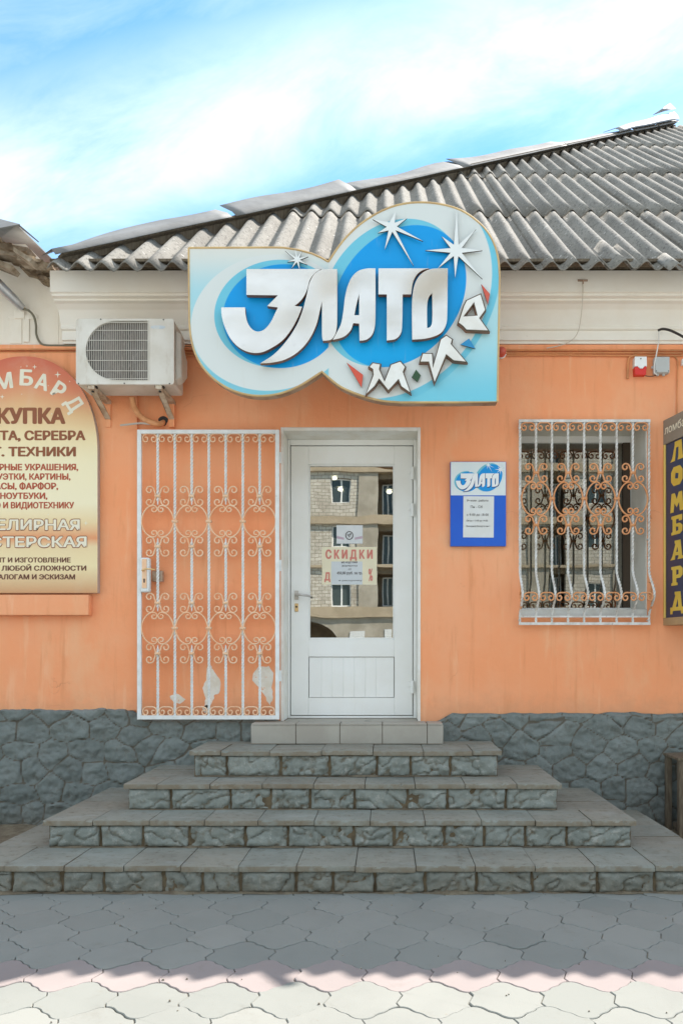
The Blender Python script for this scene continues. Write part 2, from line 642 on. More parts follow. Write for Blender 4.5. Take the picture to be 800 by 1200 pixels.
def tread_material():
    t = NT('worn_step_slab')
    c = t.mix(t.ramp(t.noise(3, 5), 0.35, 0.65), (0.255, 0.268, 0.232), (0.205, 0.217, 0.188))
    isl = t.n('ShaderNodeNewGeometry').outputs['Random Per Island']
    c = t.mix(t.math('MULTIPLY', isl, 0.65), c, (0.275, 0.255, 0.205))
    c = t.mix(t.math('MULTIPLY', t.ramp(t.noise(2.0, 4, 0.6), 0.5, 0.7), 0.4), c, (0.155, 0.150, 0.125))
    c = t.mix(t.math('MULTIPLY', t.ramp(t.noise(22, 8, 0.7), 0.50, 0.70), 0.6), c, (0.13, 0.10, 0.065))
    c = t.mix(t.math('MULTIPLY', t.ramp(t.noise(5, 6, 0.7, (0.6, 1.6, 1)), 0.50, 0.70), 0.45), c, (0.31, 0.33, 0.305))
    # edge grime on the upright faces of the slabs
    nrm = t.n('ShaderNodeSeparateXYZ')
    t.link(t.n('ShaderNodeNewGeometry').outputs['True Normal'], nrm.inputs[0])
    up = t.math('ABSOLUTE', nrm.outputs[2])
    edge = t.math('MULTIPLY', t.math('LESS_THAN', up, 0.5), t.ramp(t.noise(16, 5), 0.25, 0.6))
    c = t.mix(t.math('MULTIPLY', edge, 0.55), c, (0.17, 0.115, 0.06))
    t.base(c)
    t.b.inputs['Roughness'].default_value = 0.85
    t.b.inputs['Specular IOR Level'].default_value = 0.25
    # three fine ribs in each slab
    sx = t.n('ShaderNodeSeparateXYZ')
    t.link(t.P(), sx.inputs[0])
    rib = t.math('LESS_THAN', t.math('FRACT', t.math('DIVIDE', sx.outputs[0], 0.105)), 0.05)
    h = t.math('SUBTRACT', t.noise(110, 6, 0.65), t.math('MULTIPLY', rib, 0.5))
    t.bump(h, 0.5, 0.005)
    return t.m


M['tread'] = tread_material()


def paver_material(name, c1, c2):
    t = NT(name)
    isl = t.n('ShaderNodeNewGeometry').outputs['Random Per Island']
    c = t.mix(isl, c1, c2)
    c = t.mix(t.math('MULTIPLY', t.ramp(t.noise(2.2, 5), 0.4, 0.7), 0.35), c, tuple(q * 0.82 for q in c1))
    c = t.mix(t.math('MULTIPLY', t.ramp(t.noise(170, 4, 0.8), 0.58, 0.72), 0.35), c, tuple(q * 0.6 for q in c1))
    c = t.mix(t.math('MULTIPLY', t.ramp(t.noise(26, 6, 0.7), 0.60, 0.76), 0.40), c, (0.20, 0.16, 0.11))
    c = t.mix(t.math('MULTIPLY', t.ramp(t.noise(5, 7, 0.75), 0.56, 0.72), 0.30), c, (0.17, 0.155, 0.125))
    t.base(c)
    t.b.inputs['Roughness'].default_value = 0.85
    t.b.inputs['Specular IOR Level'].default_value = 0.25
    t.bump(t.noise(220, 5, 0.7), 0.4, 0.003)
    return t.m


M['paver'] = paver_material('grey_paver', (0.232, 0.238, 0.214), (0.272, 0.272, 0.244))
M['paver_pink'] = paver_material('pink_paver', (0.285, 0.242, 0.228), (0.305, 0.262, 0.245))
M['sand'] = mat('joint_sand', (0.21, 0.175, 0.125), (0.28, 0.24, 0.18), 12, 0.95)
M['ground'] = mat('worn_paving', (0.33, 0.325, 0.30), (0.28, 0.275, 0.25), 1.5, 0.9, bump=0.3)
M['soil'] = mat('dry_soil', (0.15, 0.115, 0.075), (0.22, 0.18, 0.12), 14, 0.95, bump=0.9, bscale=30, bdist=0.02)


def mirror_glass(name, refl, tint=(0.55, 0.57, 0.52)):
    t = NT(name)
    nt = t.t
    nt.nodes.remove(t.b)
    gl = t.n('ShaderNodeBsdfGlossy')
    gl.inputs['Roughness'].default_value = 0.0
    gl.inputs['Color'].default_value = (1.0, 0.98, 0.92, 1)
    tr = t.n('ShaderNodeBsdfTransparent')
    tr.inputs['Color'].default_value = (*tint, 1)
    mx = t.n('ShaderNodeMixShader')
    mx.inputs[0].default_value = refl
    wob = t.n('ShaderNodeBump')
    wob.inputs['Strength'].default_value = 1.0
    wob.inputs['Distance'].default_value = 0.0006
    t.link(t.noise(2.2, 2, 0.4), wob.inputs['Height'])
    t.link(wob.outputs[0], gl.inputs['Normal'])
    nt.links.new(tr.outputs[0], mx.inputs[1])
    nt.links.new(gl.outputs[0], mx.inputs[2])
    out = [n for n in nt.nodes if n.type == 'OUTPUT_MATERIAL'][0]
    nt.links.new(mx.outputs[0], out.inputs['Surface'])
    return t.m


M['glass'] = mirror_glass('door_glass', 0.42)
M['window_glass'] = mirror_glass('window_glass', 0.24)

# ================================================================== THE SETTING
# ---- ground
g = MB()
g.add([(-150, -150, -0.03), (150, -150, -0.03), (150, 150, -0.03), (-150, 150, -0.03)], [(0, 1, 2, 3)])
o = g.build('ground', M['ground'])
o['kind'] = 'structure'

# ---- clover-shaped pavers: every tile its own faces in one sheet
PW, PP = 0.276, 0.218
PINK_Y = -2.60
AMP = 0.046


WT = (0, 0.05, 0.09, 0.125, 0.155, 0.175, 0.19, 0.21, 0.25)
WV = (1, 0.97, 0.88, 0.74, 0.55, 0.36, 0.20, 0.13, 0.0)


def wave(x):
    t = abs((x / PW + 0.5) % 1.0 - 0.5)
    sg = 1 if t < 0.25 else -1
    t = t if t < 0.25 else 0.5 - t
    return AMP * sg * float(np.interp(t, WT, WV))


def paver_field(x0, x1, y0, y1):
    mb = MB()
    k0 = math.floor((y0 - PINK_Y) / PP)
    k1 = math.ceil((y1 - PINK_Y) / PP)
    gap = 0.0015
    for k in range(k0, k1 + 1):
        yc = PINK_Y + k * PP
        off = 0.5 * PW if k % 2 else 0.0
        for i in range(math.floor(x0 / PW) - 1, math.ceil(x1 / PW) + 1):
            xc = i * PW + off + 0.05
            if xc < x0 or xc > x1 or yc < y0 or yc > y1:
                continue
            up, lo = [], []
            for j in range(29):
                t = -0.5 + j / 28
                x = t * PW
                sh = 0.010 * math.sin(2 * math.pi * t)
                up.append((xc + x, yc + PP / 2 + wave(x)))
                lo.append((xc + x, yc - PP / 2 - wave(x)))
            # wavy side joints
            ry = [(up[-1][0] + 0.012 * math.sin(q * math.pi * 2), up[-1][1] + (lo[-1][1] - up[-1][1]) * q) for q in (0.25, 0.5, 0.75)]
            ly = [(lo[0][0] + 0.012 * math.sin((1 - q) * math.pi * 2), lo[0][1] + (up[0][1] - lo[0][1]) * q) for q in (0.25, 0.5, 0.75)]
            ring = up + ry + lo[::-1] + ly
            n = len(ring)
            z0 = random.uniform(-0.0022, 0.0022)
            tx, ty = random.uniform(-0.016, 0.016), random.uniform(-0.018, 0.018)
            g2 = gap * random.uniform(0.6, 1.7)

            def inset(d):
                out = []
                for q in range(n):
                    a, b, c = Vector(ring[q - 1]), Vector(ring[q]), Vector(ring[(q + 1) % n])
                    tdir = (c - a)
                    if tdir.length < 1e-6:
                        tdir = Vector((1, 0))
                    tdir.normalize()
                    nn = Vector((tdir.y, -tdir.x))
                    out.append(b + nn * d)
                return out
            vs = []
            for d, dz in ((g2, -0.014), (g2, -0.003), (g2 + 0.0026, 0.0)):
                for p in inset(d):
                    vs.append((p.x, p.y, z0 + dz + tx * (p.x - xc) + ty * (p.y - yc)))
            vs.append((xc, yc, z0))
            fs = [(2 * n + q, 2 * n + (q + 1) % n, 3 * n) for q in range(n)]
            for r_ in range(2):
                fs += [(r_ * n + q, r_ * n + (q + 1) % n, (r_ + 1) * n + (q + 1) % n, (r_ + 1) * n + q) for q in range(n)]
            mb.add(vs, fs, 1 if k == 0 else 0)
    return mb


o = paver_field(-5.2, 5.2, -6.6, -0.02).build('pavement', [M['paver'], M['paver_pink']], smooth=0)
o['kind'] = 'structure'
g = MB()
g.add([(-5.3, -6.7, -0.009), (5.3, -6.7, -0.009), (5.3, 0.0, -0.009), (-5.3, 0.0, -0.009)], [(0, 1, 2, 3)])
o = g.build('joint_sand', M['sand'])
o['kind'] = 'structure'


def soil_strip(x0, x1, y0, y1, h):
    mb = MB()
    nx, ny = int((x1 - x0) / 0.05), 14
    for i in range(nx + 1):
        for j in range(ny + 1):
            x, t = x0 + (x1 - x0) * i / nx, j / ny
            z = 0.004 + h * t ** 1.5 * (0.8 + 0.6 * noise.noise(Vector((x * 3, t * 3, 0)))) + 0.012 * noise.noise(Vector((x * 14, t * 9, 2)))
            mb.v.append((x, y0 + (y1 - y0) * t, z))
    for i in range(nx):
        for j in range(ny):
            a = i * (ny + 1) + j
            mb.f.append((a, a + ny + 1, a + ny + 2, a + 1))
            mb.mi.append(0)
    return mb


o = soil_strip(-4.5, -2.38, -0.6, -0.02, 0.05).build('soil', M['soil'])
o['kind'] = 'structure'
o = soil_strip(1.90, 4.5, -0.5, -0.02, 0.03).build('soil', M['soil'])
o['kind'] = 'structure'

# ================================================================== THE SHOP
shop = thing('shop_building', 'orange plastered one-storey shop with grey corrugated hip roof and stone plinth', 'building', (0, 0.2, 0))

DX0, DX1, DZ1 = -0.7935, 0.261, 3.036          # doorway
WX0, WX1, WZ0, WZ1 = 1.013, 1.968, 1.608, 3.075   # window opening
ZB, ZT = 0.60, 3.655
wall = MB()
wall.box(-4.6, DX0, 0, 0.42, ZB, ZT)
wall.box(DX0, DX1, 0, 0.42, DZ1, ZT)
wall.box(DX1, WX0, 0, 0.42, ZB, ZT)
wall.box(WX0, WX1, 0, 0.42, ZB, WZ0)
wall.box(WX0, WX1, 0, 0.42, WZ1, ZT)
wall.box(WX1, 6.5, 0, 0.42, ZB, ZT)
wall.box(-4.6, -1.871, -0.022, 0, 0.9, ZT - 0.06)          # the wall is a little thicker left of the gate
wall.box(-4.6, -4.2, 0.42, 13, ZB, ZT)
wall.box(6.1, 6.5, 0.42, 13, ZB, ZT)
wall.box(-4.6, 6.5, 13, 13.4, ZB, ZT)
wall.build('wall', M['orange'], shop, smooth=0)

# upper white band and cornice
up = MB()
up.box(-2.47, 6.5, 0.0, 0.42, ZT, 4.22)
up.build('frieze', M['white_wall'], shop, smooth=0)
prof = [(0.0, 3.66), (-0.035, 3.655), (-0.035, 3.672), (-0.055, 3.675), (-0.055, 3.742), (-0.075, 3.748), (-0.080, 3.762), (-0.075, 3.775),
        (-0.085, 3.79), (-0.098, 3.83), (-0.125, 3.87), (-0.165, 3.895), (-0.20, 3.902), (-0.20, 3.915), (-0.235, 3.92), (-0.235, 3.935), (-0.255, 3.94),
        (-0.262, 4.02), (-0.262, 4.09), (0.0, 4.10)]
cr = MB()
cr.extrude_x([(a - 0.001, b) for a, b in prof], -2.42, 6.5)
cr.build('cornice', M['cornice'], shop, smooth=20)

# orange cable ledge at the foot of the cornice
led = MB()
led.box(-4.6, 6.5, -0.028, -0.0005, 3.615, 3.653)
led.build('ledge', M['orange'], shop, bevel=0.006)


# ---- plinth of irregular stones
def plinth_mesh(x0, x1):
    dx = 0.0125
    nx = int((x1 - x0) / dx)
    zs = np.linspace(0.0, 1.0, 70)
    xs = np.linspace(x0, x1, nx + 1)
    rs = np.random.RandomState(4)
    seeds = []
    px_, pz_ = 0.235, 0.150
    for j in range(-1, 9):
        for i in range(int((x1 - x0) / px_) + 3):
            seeds.append((x0 - px_ + (i + 0.5 * (j % 2)) * px_ + rs.uniform(-0.085, 0.085), j * pz_ + rs.uniform(-0.055, 0.055)))
    seeds = np.array(seeds)
    mb = MB()
    joint = []
    tint = []
    for i, x in enumerate(xs):
        ztop = float(np.interp(x, (-1.95, -1.80, -0.85, -0.75, 0.36, 0.50), (0.925, 0.838, 0.832, 0.812, 0.812, 0.878)))
        ztop += 0.012 * noise.noise(Vector((x * 3.1, 0, 1))) + 0.010 * noise.noise(Vector((x * 11, 3, 1)))
        for t in zs:
            z = t * ztop
            wx = x + 0.035 * noise.noise(Vector((x * 6, z * 6, 0.3)))
            wz = z + 0.035 * noise.noise(Vector((x * 6, z * 6, 7.3)))
            dd = np.hypot((seeds[:, 0] - wx), (seeds[:, 1] - wz) * 1.25)
            tint.append((int(dd.argmin()) * 37 % 101) / 101)
            d = np.partition(dd, 1)[:2]
            e = d[1] - d[0]
            b = min(1.0, e / 0.034)
            b = b * b * (3 - 2 * b)
            n1 = noise.noise(Vector((x * 8 + 3 * wz, z * 12, 5)))
            rg = abs(noise.noise(Vector((x * 15 + z * 6, z * 19, 2))))
            h = 0.026 + 0.013 * b + 0.020 * b * n1 + 0.010 * b * noise.noise(Vector((x * 28, z * 28, 9))) - 0.010 * b * max(0.0, 1 - rg * 5)
            if t > 0.985:
                h *= 0.35
            mb.v.append((x, -h - 0.002, z))
            joint.append(1.0 - min(1.0, e / 0.022))
    ny = len(zs)
    for i in range(nx):
        for j in range(ny - 1):
            a = i * ny + j
            mb.f.append((a, a + ny, a + ny + 1, a + 1))
            mb.mi.append(0)
    me = mb.mesh('plinth')
    at_ = me.attributes.new('joint', 'FLOAT', 'POINT')
    at_.data.foreach_set('value', joint)
    at_ = me.attributes.new('tint', 'FLOAT', 'POINT')
    at_.data.foreach_set('value', tint)
    return me


core = plinth_mesh(-4.4, 4.4)
pl = link_mesh('plinth', core, shop, M['plinth'], smooth=60)
cb = MB()
cb.box(-4.6, DX0, 0.0, 0.42, 0, ZB)
cb.box(DX0, DX1, 0.0, 0.42, 0, 0.80)
cb.box(DX1, 6.5, 0.0, 0.42, 0, ZB)
cb.build('foundation', M['mortar'], shop, smooth=0)

# ---- doorway surround
sr = MB()
sr.box(DX0, DX0 + 0.0225, -0.008, 0.25, 0.8175, DZ1)
sr.box(DX1 - 0.021, DX1, -0.008, 0.25, 0.8175, DZ1)
sr.box(DX0 + 0.0225, DX1 - 0.021, -0.008, 0.25, DZ1 - 0.026, DZ1)
sr.build('door_surround', M['surround'], shop, bevel=0.003)

# ---- door frame and leaf
Y0 = 0.25
fx0, fx1, fz0, fz1 = DX0 + 0.0225, DX1 - 0.021, 0.8185, DZ1 - 0.026
lx0, lx1 = -0.747, 0.209
lz0, lz1 = 0.842, 2.960
fr = MB()
fr.box(fx0, lx0 - 0.006, Y0 - 0.02, Y0 + 0.06, fz0, fz1)
fr.box(lx1 + 0.006, fx1, Y0 - 0.02, Y0 + 0.06, fz0, fz1)
fr.box(lx0 - 0.006, lx1 + 0.006, Y0 - 0.02, Y0 + 0.06, lz1 + 0.006, fz1)
fr.box(lx0 - 0.006, lx1 + 0.006, Y0 - 0.02, Y0 + 0.06, fz0, lz0 - 0.006)
fr.build('door_frame', M['pvc'], shop, bevel=0.004)
gx0, gz1 = at(361.5, 544.5, Y0)
gx1, gz0 = at(462, 749, Y0)
_, pz1 = at(0, 769.7, Y0)
_, pz0 = at(0, 817.5, Y0)
door = MB()
door.box(lx0, gx0, Y0 - 0.012, Y0 + 0.05, lz0, lz1)
door.box(gx1, lx1, Y0 - 0.012, Y0 + 0.05, lz0, lz1)
door.box(gx0, gx1, Y0 - 0.012, Y0 + 0.05, gz1, lz1)
door.box(gx0, gx1, Y0 - 0.012, Y0 + 0.05, pz1, gz0)
door.box(gx0, gx1, Y0 - 0.012, Y0 + 0.05, lz0, pz0)
dl = door.build('door', M['pvc'], shop, bevel=0.003)
gr = MB()   # grimy slot behind the leaf's edge
gr.box(lx0 - 0.006, lx1 + 0.006, Y0 + 0.035, Y0 + 0.048, fz0, gz0 - 0.02)
gr.box(lx0 - 0.006, gx0 - 0.01, Y0 + 0.035, Y0 + 0.048, gz0 - 0.02, lz1 + 0.006)
gr.box(gx1 + 0.01, lx1 + 0.006, Y0 + 0.035, Y0 + 0.048, gz0 - 0.02, lz1 + 0.006)
gr.build('gasket', M['groove'], dl, smooth=0)
bead = MB()
for a, b, c, d in ((gx0, gx0 + 0.012, gz0, gz1), (gx1 - 0.012, gx1, gz0, gz1), (gx0 + 0.012, gx1 - 0.012, gz1 - 0.012, gz1), (gx0 + 0.012, gx1 - 0.012, gz0, gz0 + 0.012)):
    bead.box(a, b, Y0 - 0.004, Y0 + 0.012, c, d)
bead.build('glazing_bead', M['pvc'], dl, bevel=0.003)
pane = MB()
pane.box(gx0 + 0.004, gx1 - 0.004, Y0 + 0.012, Y0 + 0.016, gz0 + 0.004, gz1 - 0.004)
pane.build('pane', M['glass'], dl, smooth=0)
pan = MB()
bw = (gx1 - gx0) / 7.8
xs = [gx0 + 0.004] + [gx0 + bw * (1.15 + i) for i in range(6)] + [gx1 - 0.004]
for a, b in zip(xs, xs[1:]):
    pan.box(a + 0.0016, b - 0.0016, Y0 - 0.002, Y0 + 0.02, pz0 + 0.003, pz1 - 0.003)
pan.box(gx0 + 0.004, gx1 - 0.004, Y0 + 0.001, Y0 + 0.019, pz0 + 0.003, pz1 - 0.003)
pan.build('lower_panel', M['pvc'], dl, bevel=0.0025)
for py in (555, 598, 805):
    hx, hz = at(482, py, Y0 - 0.02)
    h = MB()
    h.tube([(hx + 0.006, Y0 - 0.034, hz - 0.05), (hx + 0.006, Y0 - 0.034, hz + 0.05)], 0.014, 10)
    h.box(hx - 0.012, hx + 0.030, Y0 - 0.026, Y0 - 0.0125, hz - 0.045, hz - 0.003)
    h.box(hx - 0.026, hx + 0.012, Y0 - 0.026, Y0 - 0.0125, hz + 0.003, hz + 0.045)
    h.build('hinge', M['pvc'], dl, bevel=0.002)
hx, hz = at(347.5, 697.5, Y0 - 0.012)
h = MB()
h.box(hx - 0.016, hx + 0.016, Y0 - 0.022, Y0 - 0.0125, hz - 0.035, hz + 0.035)
h.tube([(hx, Y0 - 0.02, hz), (hx, Y0 - 0.065, hz)], 0.009, 10)
h.tube(crom([(hx, Y0 - 0.062, hz), (hx + 0.03, Y0 - 0.066, hz - 0.001), (hx + 0.075, Y0 - 0.066, hz - 0.006), (hx + 0.118, Y0 - 0.060, hz - 0.012)], 4), 0.009, 10)
h.build('handle', M['metal'], dl, bevel=0.002)
cx_, cz_ = at(347.5, 712, Y0 - 0.012)
h = MB()
h.box(cx_ - 0.014, cx_ + 0.014, Y0 - 0.02, Y0 - 0.0125, cz_ - 0.032, cz_ + 0.032)
h.tube([(cx_, Y0 - 0.018, cz_ + 0.006), (cx_, Y0 - 0.026, cz_ + 0.006)], 0.008, 12, mi=1)
h.build('lock_plate', [M['brass'], M['black']], dl, bevel=0.003)

# ---- the dark sales room behind the door
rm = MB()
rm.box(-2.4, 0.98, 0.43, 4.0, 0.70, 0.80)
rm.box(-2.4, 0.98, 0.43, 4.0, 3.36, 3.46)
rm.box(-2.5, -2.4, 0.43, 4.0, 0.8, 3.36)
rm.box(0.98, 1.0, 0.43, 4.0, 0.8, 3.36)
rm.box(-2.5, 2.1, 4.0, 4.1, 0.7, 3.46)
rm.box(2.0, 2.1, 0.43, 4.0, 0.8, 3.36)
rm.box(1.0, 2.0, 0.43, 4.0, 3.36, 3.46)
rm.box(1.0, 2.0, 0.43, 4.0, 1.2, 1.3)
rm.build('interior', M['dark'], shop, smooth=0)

# ---- window
wl_ = MB()
wl_.box(WX0, WX0 + 0.008, -0.004, 0.38, WZ0 + 0.055, WZ1)
wl_.box(WX1 - 0.008, WX1, -0.004, 0.38, WZ0 + 0.055, WZ1)
wl_.box(WX0 + 0.008, WX1 - 0.008, -0.004, 0.38, WZ1 - 0.008, WZ1)
wn_o = MB()
YW = 0.36
ix0, ix1, iz0, iz1 = WX0 + 0.008, WX1 - 0.008, WZ0 + 0.055, WZ1 - 0.008
for a, b, c, d in ((ix0, ix0 + 0.04, iz0, iz1), (ix1 - 0.004, ix1, iz0, iz1), (ix0 + 0.04, ix1 - 0.004, iz1 - 0.05, iz1), (ix0 + 0.04, ix1 - 0.004, iz0, iz0 + 0.03)):
    wn_o.box(a, b, YW - 0.02, YW + 0.04, c, d)
win = wn_o.build('window', M['pvc'], shop, bevel=0.004)
wl_.build('reveal', mat('grey_reveal_paint', (0.74, 0.71, 0.63), (0.66, 0.62, 0.54), 4, 0.8, bump=0.3, bscale=80,
                        stains=(((0.20, 0.15, 0.10), 28, 0.66, 0.72, 0.6, (1, 1, 1)),)), win, smooth=0)
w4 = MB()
w4.box(ix1 - 0.060, ix1 - 0.0045, YW - 0.018, YW + 0.02, iz0 + 0.0305, iz1 - 0.0505)  # dark brown strip along the right edge of the pane
w4.build('dark_strip', mat('dark_brown_strip', (0.07, 0.05, 0.033), rough=0.7), win, smooth=0)
w2 = MB()
w2.box(ix0 + 0.04, ix1 - 0.061, YW + 0.005, YW + 0.009, iz0 + 0.03, iz1 - 0.05)
w2.build('pane', M['window_glass'], win, smooth=0)
w3 = MB()
w3.box(WX0 - 0.0, WX1, -0.012, 0.36, WZ0 + 0.001, WZ0 + 0.054)
w3.build('sill', mat('greyed_sill_paint', (0.62, 0.63, 0.60), (0.52, 0.52, 0.48), 6, 0.7), win, bevel=0.004)
# curtain seen dimly behind the glass
ct = MB()
pts = []
for i in range(41):
    x = ix0 + 0.06 + 0.30 * i / 40
    pts.append((x, YW + 0.10 + 0.018 * math.sin(i * 1.25)))
ct.v = [(x, y, iz0) for x, y in pts] + [(x, y, iz1) for x, y in pts]
ct.f = [(i, i + 1, 42 + i, 41 + i) for i in range(40)]
ct.mi = [0] * 40
co = ct.build('curtain', mat('pale_curtain', (0.66, 0.64, 0.58), rough=0.9), None, smooth=60)
tag(co, 'pale pleated curtain hanging behind the left part of the grilled window', 'curtain')

# ledge (boarded window sill) under the arched sign
x1_, zt_ = at(104, 697, -0.09)
_, zb_ = at(104, 721, -0.09)
ls = MB()
ls.box(-3.4, x1_, -0.09, -0.0225, zb_, zt_)
ls.build('window_ledge', M['orange'], shop, bevel=0.005)

# patches where the paint has come off behind the gate
for pts in ([(242, 783), (247, 780), (250, 786), (255, 792), (259, 801), (257, 812), (251, 815), (249, 824), (243, 830), (239, 828), (241, 818), (238, 806), (241, 797)],
            [(298, 786), (306, 780), (315, 781), (321, 789), (319, 806), (320, 818), (316, 826), (311, 818), (304, 806), (296, 797)],
            [(199, 816), (209, 813), (218, 819), (214, 824), (204, 824)],
            [(236, 828), (243, 826), (246, 832), (240, 835)]):
    p = MB()
    poly = []
    for q in range(len(pts)):
        a, b = pts[q], pts[(q + 1) % len(pts)]
        for k in range(3):
            t = k / 3
            poly.append(at(a[0] + (b[0] - a[0]) * t + random.uniform(-0.9, 0.9), a[1] + (b[1] - a[1]) * t + random.uniform(-0.9, 0.9), 0))
    p.prism(poly, -0.002, -0.0003)
    p.build('bare_patch', M['bare'], shop, smooth=0)

# ---- corrugated hip roof
TH = R(39.7)
CT, ST = math.cos(TH), math.sin(TH)
EY, EZ, EX0 = -0.50, 3.985, -2.356
WP, WA = 0.163, 0.029
XR = 6.9
T_AP = 7.0


def roof_pt(x, L, n):
    return (x, EY + L * CT - n * ST, EZ + L * ST + n * CT)


def sheet(mb, xa, xb, La, Lb, lift0, lift1, jig=0.0):
    nx = max(4, int(round((xb - xa) / (WP / 10))))
    nl = 6
    rows = []
    for i in range(nx + 1):
        x = xa + (xb - xa) * i / nx
        lim = (x - EX0) / CT + 0.02
        l1 = min(Lb, max(lim, La - 0.001), T_AP / CT)
        if lim <= La + 0.01:
            rows.append(None)
            continue
        col = []
        for j in range(nl + 1):
            L = La + (l1 - La) * j / nl
            f = (L - La) / (Lb - La)
            n = WA * math.cos(2 * math.pi * x / WP) + lift0 + (lift1 - lift0) * f
            n += 0.004 * noise.noise(Vector((x * 1.3, L * 1.1, 0)))
            LL = L + jig + 0.006 * noise.noise(Vector((x * 9, La * 3, 4))) * (1 if j == 0 else 0)
            col.append(len(mb.v))
            mb.v.append(roof_pt(x, LL, n))
        rows.append(col)
    for i in range(nx):
        if rows[i] is None or rows[i + 1] is None:
            continue
        for j in range(nl):
            mb.f.append((rows[i][j], rows[i + 1][j], rows[i + 1][j + 1], rows[i][j + 1]))
            mb.mi.append(0)


rf = MB()
SW = WP * 7
rowL = [0.0, 1.87, 4.05, 6.45]
for k, La in enumerate(rowL):
    Lb = (rowL[k + 1] if k + 1 < len(rowL) else 9.2) + 0.13
    n = int((XR - EX0) / SW) + 1
    for i in range(n):
        xa = EX0 + 0.02 + i * SW
        xb = min(xa + SW + 0.02, XR)
        sheet(rf, xa, xb, La, Lb, 0.017 + 0.0016 * (i % 2), 0.002 + 0.0016 * (i % 2), random.uniform(-0.012, 0.012))
roof = rf.build('roof', M['slate'], shop, smooth=60)
md = roof.modifiers.new('thickness', 'SOLIDIFY')
md.thickness = 0.006
md.offset = -1
# loose bit of sheet at the eave, plus a tab added for its shadow
lb = MB()
xa = 1.50
for i in range(25):
    x = xa + WP * 1.5 * i / 24
    for j in range(4):
        L = -0.03 + 0.7 * j / 3
        mbn = WA * math.cos(2 * math.pi * x / WP) + 0.034 + (0.012 if i > 18 else 0) * (i - 18) / 6 - 0.006 * j
        lb.v.append(roof_pt(x, L + 0.02 * noise.noise(Vector((x * 12, 1, 1))), mbn))
for i in range(24):
    for j in range(3):
        a = i * 4 + j
        lb.f.append((a, a + 4, a + 5, a + 1))
        lb.mi.append(0)
for i in range(7):
    for j in range(3):
        x = 1.90 + 0.10 * i / 6
        lb.v.append(roof_pt(x, -0.165 + 0.34 * j / 2 + 0.006 * (i % 2), 0.040 - 0.004 * j + WA * math.cos(2 * math.pi * x / WP)))
for i in range(6):
    for j in range(2):
        a = 100 + i * 3 + j
        lb.f.append((a, a + 3, a + 4, a + 1))
        lb.mi.append(0)
lo_ = lb.build('loose_sheet_and_shadow_tab', M['slate'], roof, smooth=60)
md = lo_.modifiers.new('thickness', 'SOLIDIFY')
md.thickness = 0.007

# other slopes, ridge boards
oth = MB()
hipA = Vector((EX0, EY, EZ - 0.02))
apex = Vector((EX0 + T_AP, EY + T_AP, EZ + T_AP * math.tan(TH) - 0.02))
hd0 = (apex - hipA).normalized()
backc = Vector((EX0, EY + 2 * T_AP, EZ - 0.02))
ridge_r = Vector((XR, EY + T_AP, apex.z))
oth.add([hipA + hd0 * 0.5, apex, backc + Vector((0.3, -0.3, 0.25))], [(0, 1, 2)])
oth.add([apex, ridge_r, Vector((XR, backc.y, EZ - 0.02)), backc], [(0, 1, 2, 3)])
oth.add([Vector((XR, EY, EZ - 0.02)), Vector((XR, backc.y, EZ - 0.02)), ridge_r], [(0, 1, 2)])
oth.build('rear_slope', M['slate'], shop, smooth=0)

hd = (apex - hipA).normalized()


def along(s_, up_, side=0.0):
    """point s_ metres up the hip, up_ above it, side towards the street"""
    p = hipA + hd * s_
    sd = Vector((1, -1, 0)).normalized()
    return p + Vector((0, 0, 1)) * up_ + sd * side


hl = (apex - hipA).length
# dark timber under the flashing
bd = MB()
k = 0.12
while k < hl:
    e = min(k + 2.6, hl)
    off = random.uniform(-0.012, 0.012)
    A = [along(k, 0.080 + off, 0.07), along(k, 0.100 + off, 0.07), along(k, 0.100 + off, -0.02), along(k, 0.062 + off, -0.02)]
    B = [along(e, 0.080 + off, 0.07), along(e, 0.100 + off, 0.07), along(e, 0.100 + off, -0.02), along(e, 0.062 + off, -0.02)]
    bd.add(A + B, [(0, 1, 2, 3), (7, 6, 5, 4)] + [(i, 4 + i, 4 + (i + 1) % 4, (i + 1) % 4) for i in range(4)])
    A = [along(k, max(-0.06, 0.045 - 0.15 * k), 0.02), along(k, 0.061, 0.02), along(k, 0.061, -0.03), along(k, max(-0.06, 0.045 - 0.15 * k), -0.03)]
    B = [along(e, -0.06, 0.02), along(e, 0.061, 0.02), along(e, 0.061, -0.03), along(e, -0.06, -0.03)]
    bd.add(A + B, [(0, 1, 2, 3), (7, 6, 5, 4)] + [(i, 4 + i, 4 + (i + 1) % 4, (i + 1) % 4) for i in range(4)])
    k = e + 0.004
bd.build('hip_board', M['old_wood'], roof, smooth=0)
# bent galvanised strips over it, each a bit askew
fl = MB()
spans = [(0.05, 1.7, 0.0), (1.75, 3.3, 0.02), (3.25, 5.2, -0.005), (5.15, 7.6, 0.015), (7.5, 9.7, 0.0), (9.75, 10.6, 0.02), (10.65, hl - 0.02, 0.0)]
for a, b, dz in spans:
    n = 14
    pts = []
    for i in range(n + 1):
        q = a + (b - a) * i / n
        wv = 0.018 * noise.noise(Vector((q * 1.3, 2, 0)))
        top = 0.245 + 0.06 * noise.noise(Vector((q * 0.9, 5, 0))) + dz * (0.3 + i / n)
        top *= min(1, 0.62 + q / 3.0) * (1.0 - 0.22 * max(0.0, (q - 4.0) / 7.0))
        pts.append((along(q, 0.078 + wv * 0.3, 0.088), along(q, 0.140 + wv * 0.6 + dz * 0.3, 0.02), along(q, top + dz, -0.16)))
    vs = [p for tr in pts for p in tr]
    fl.add(vs, [f for i in range(n) for f in ((i * 3, i * 3 + 3, i * 3 + 4, i * 3 + 1), (i * 3 + 1, i * 3 + 4, i * 3 + 5, i * 3 + 2))])
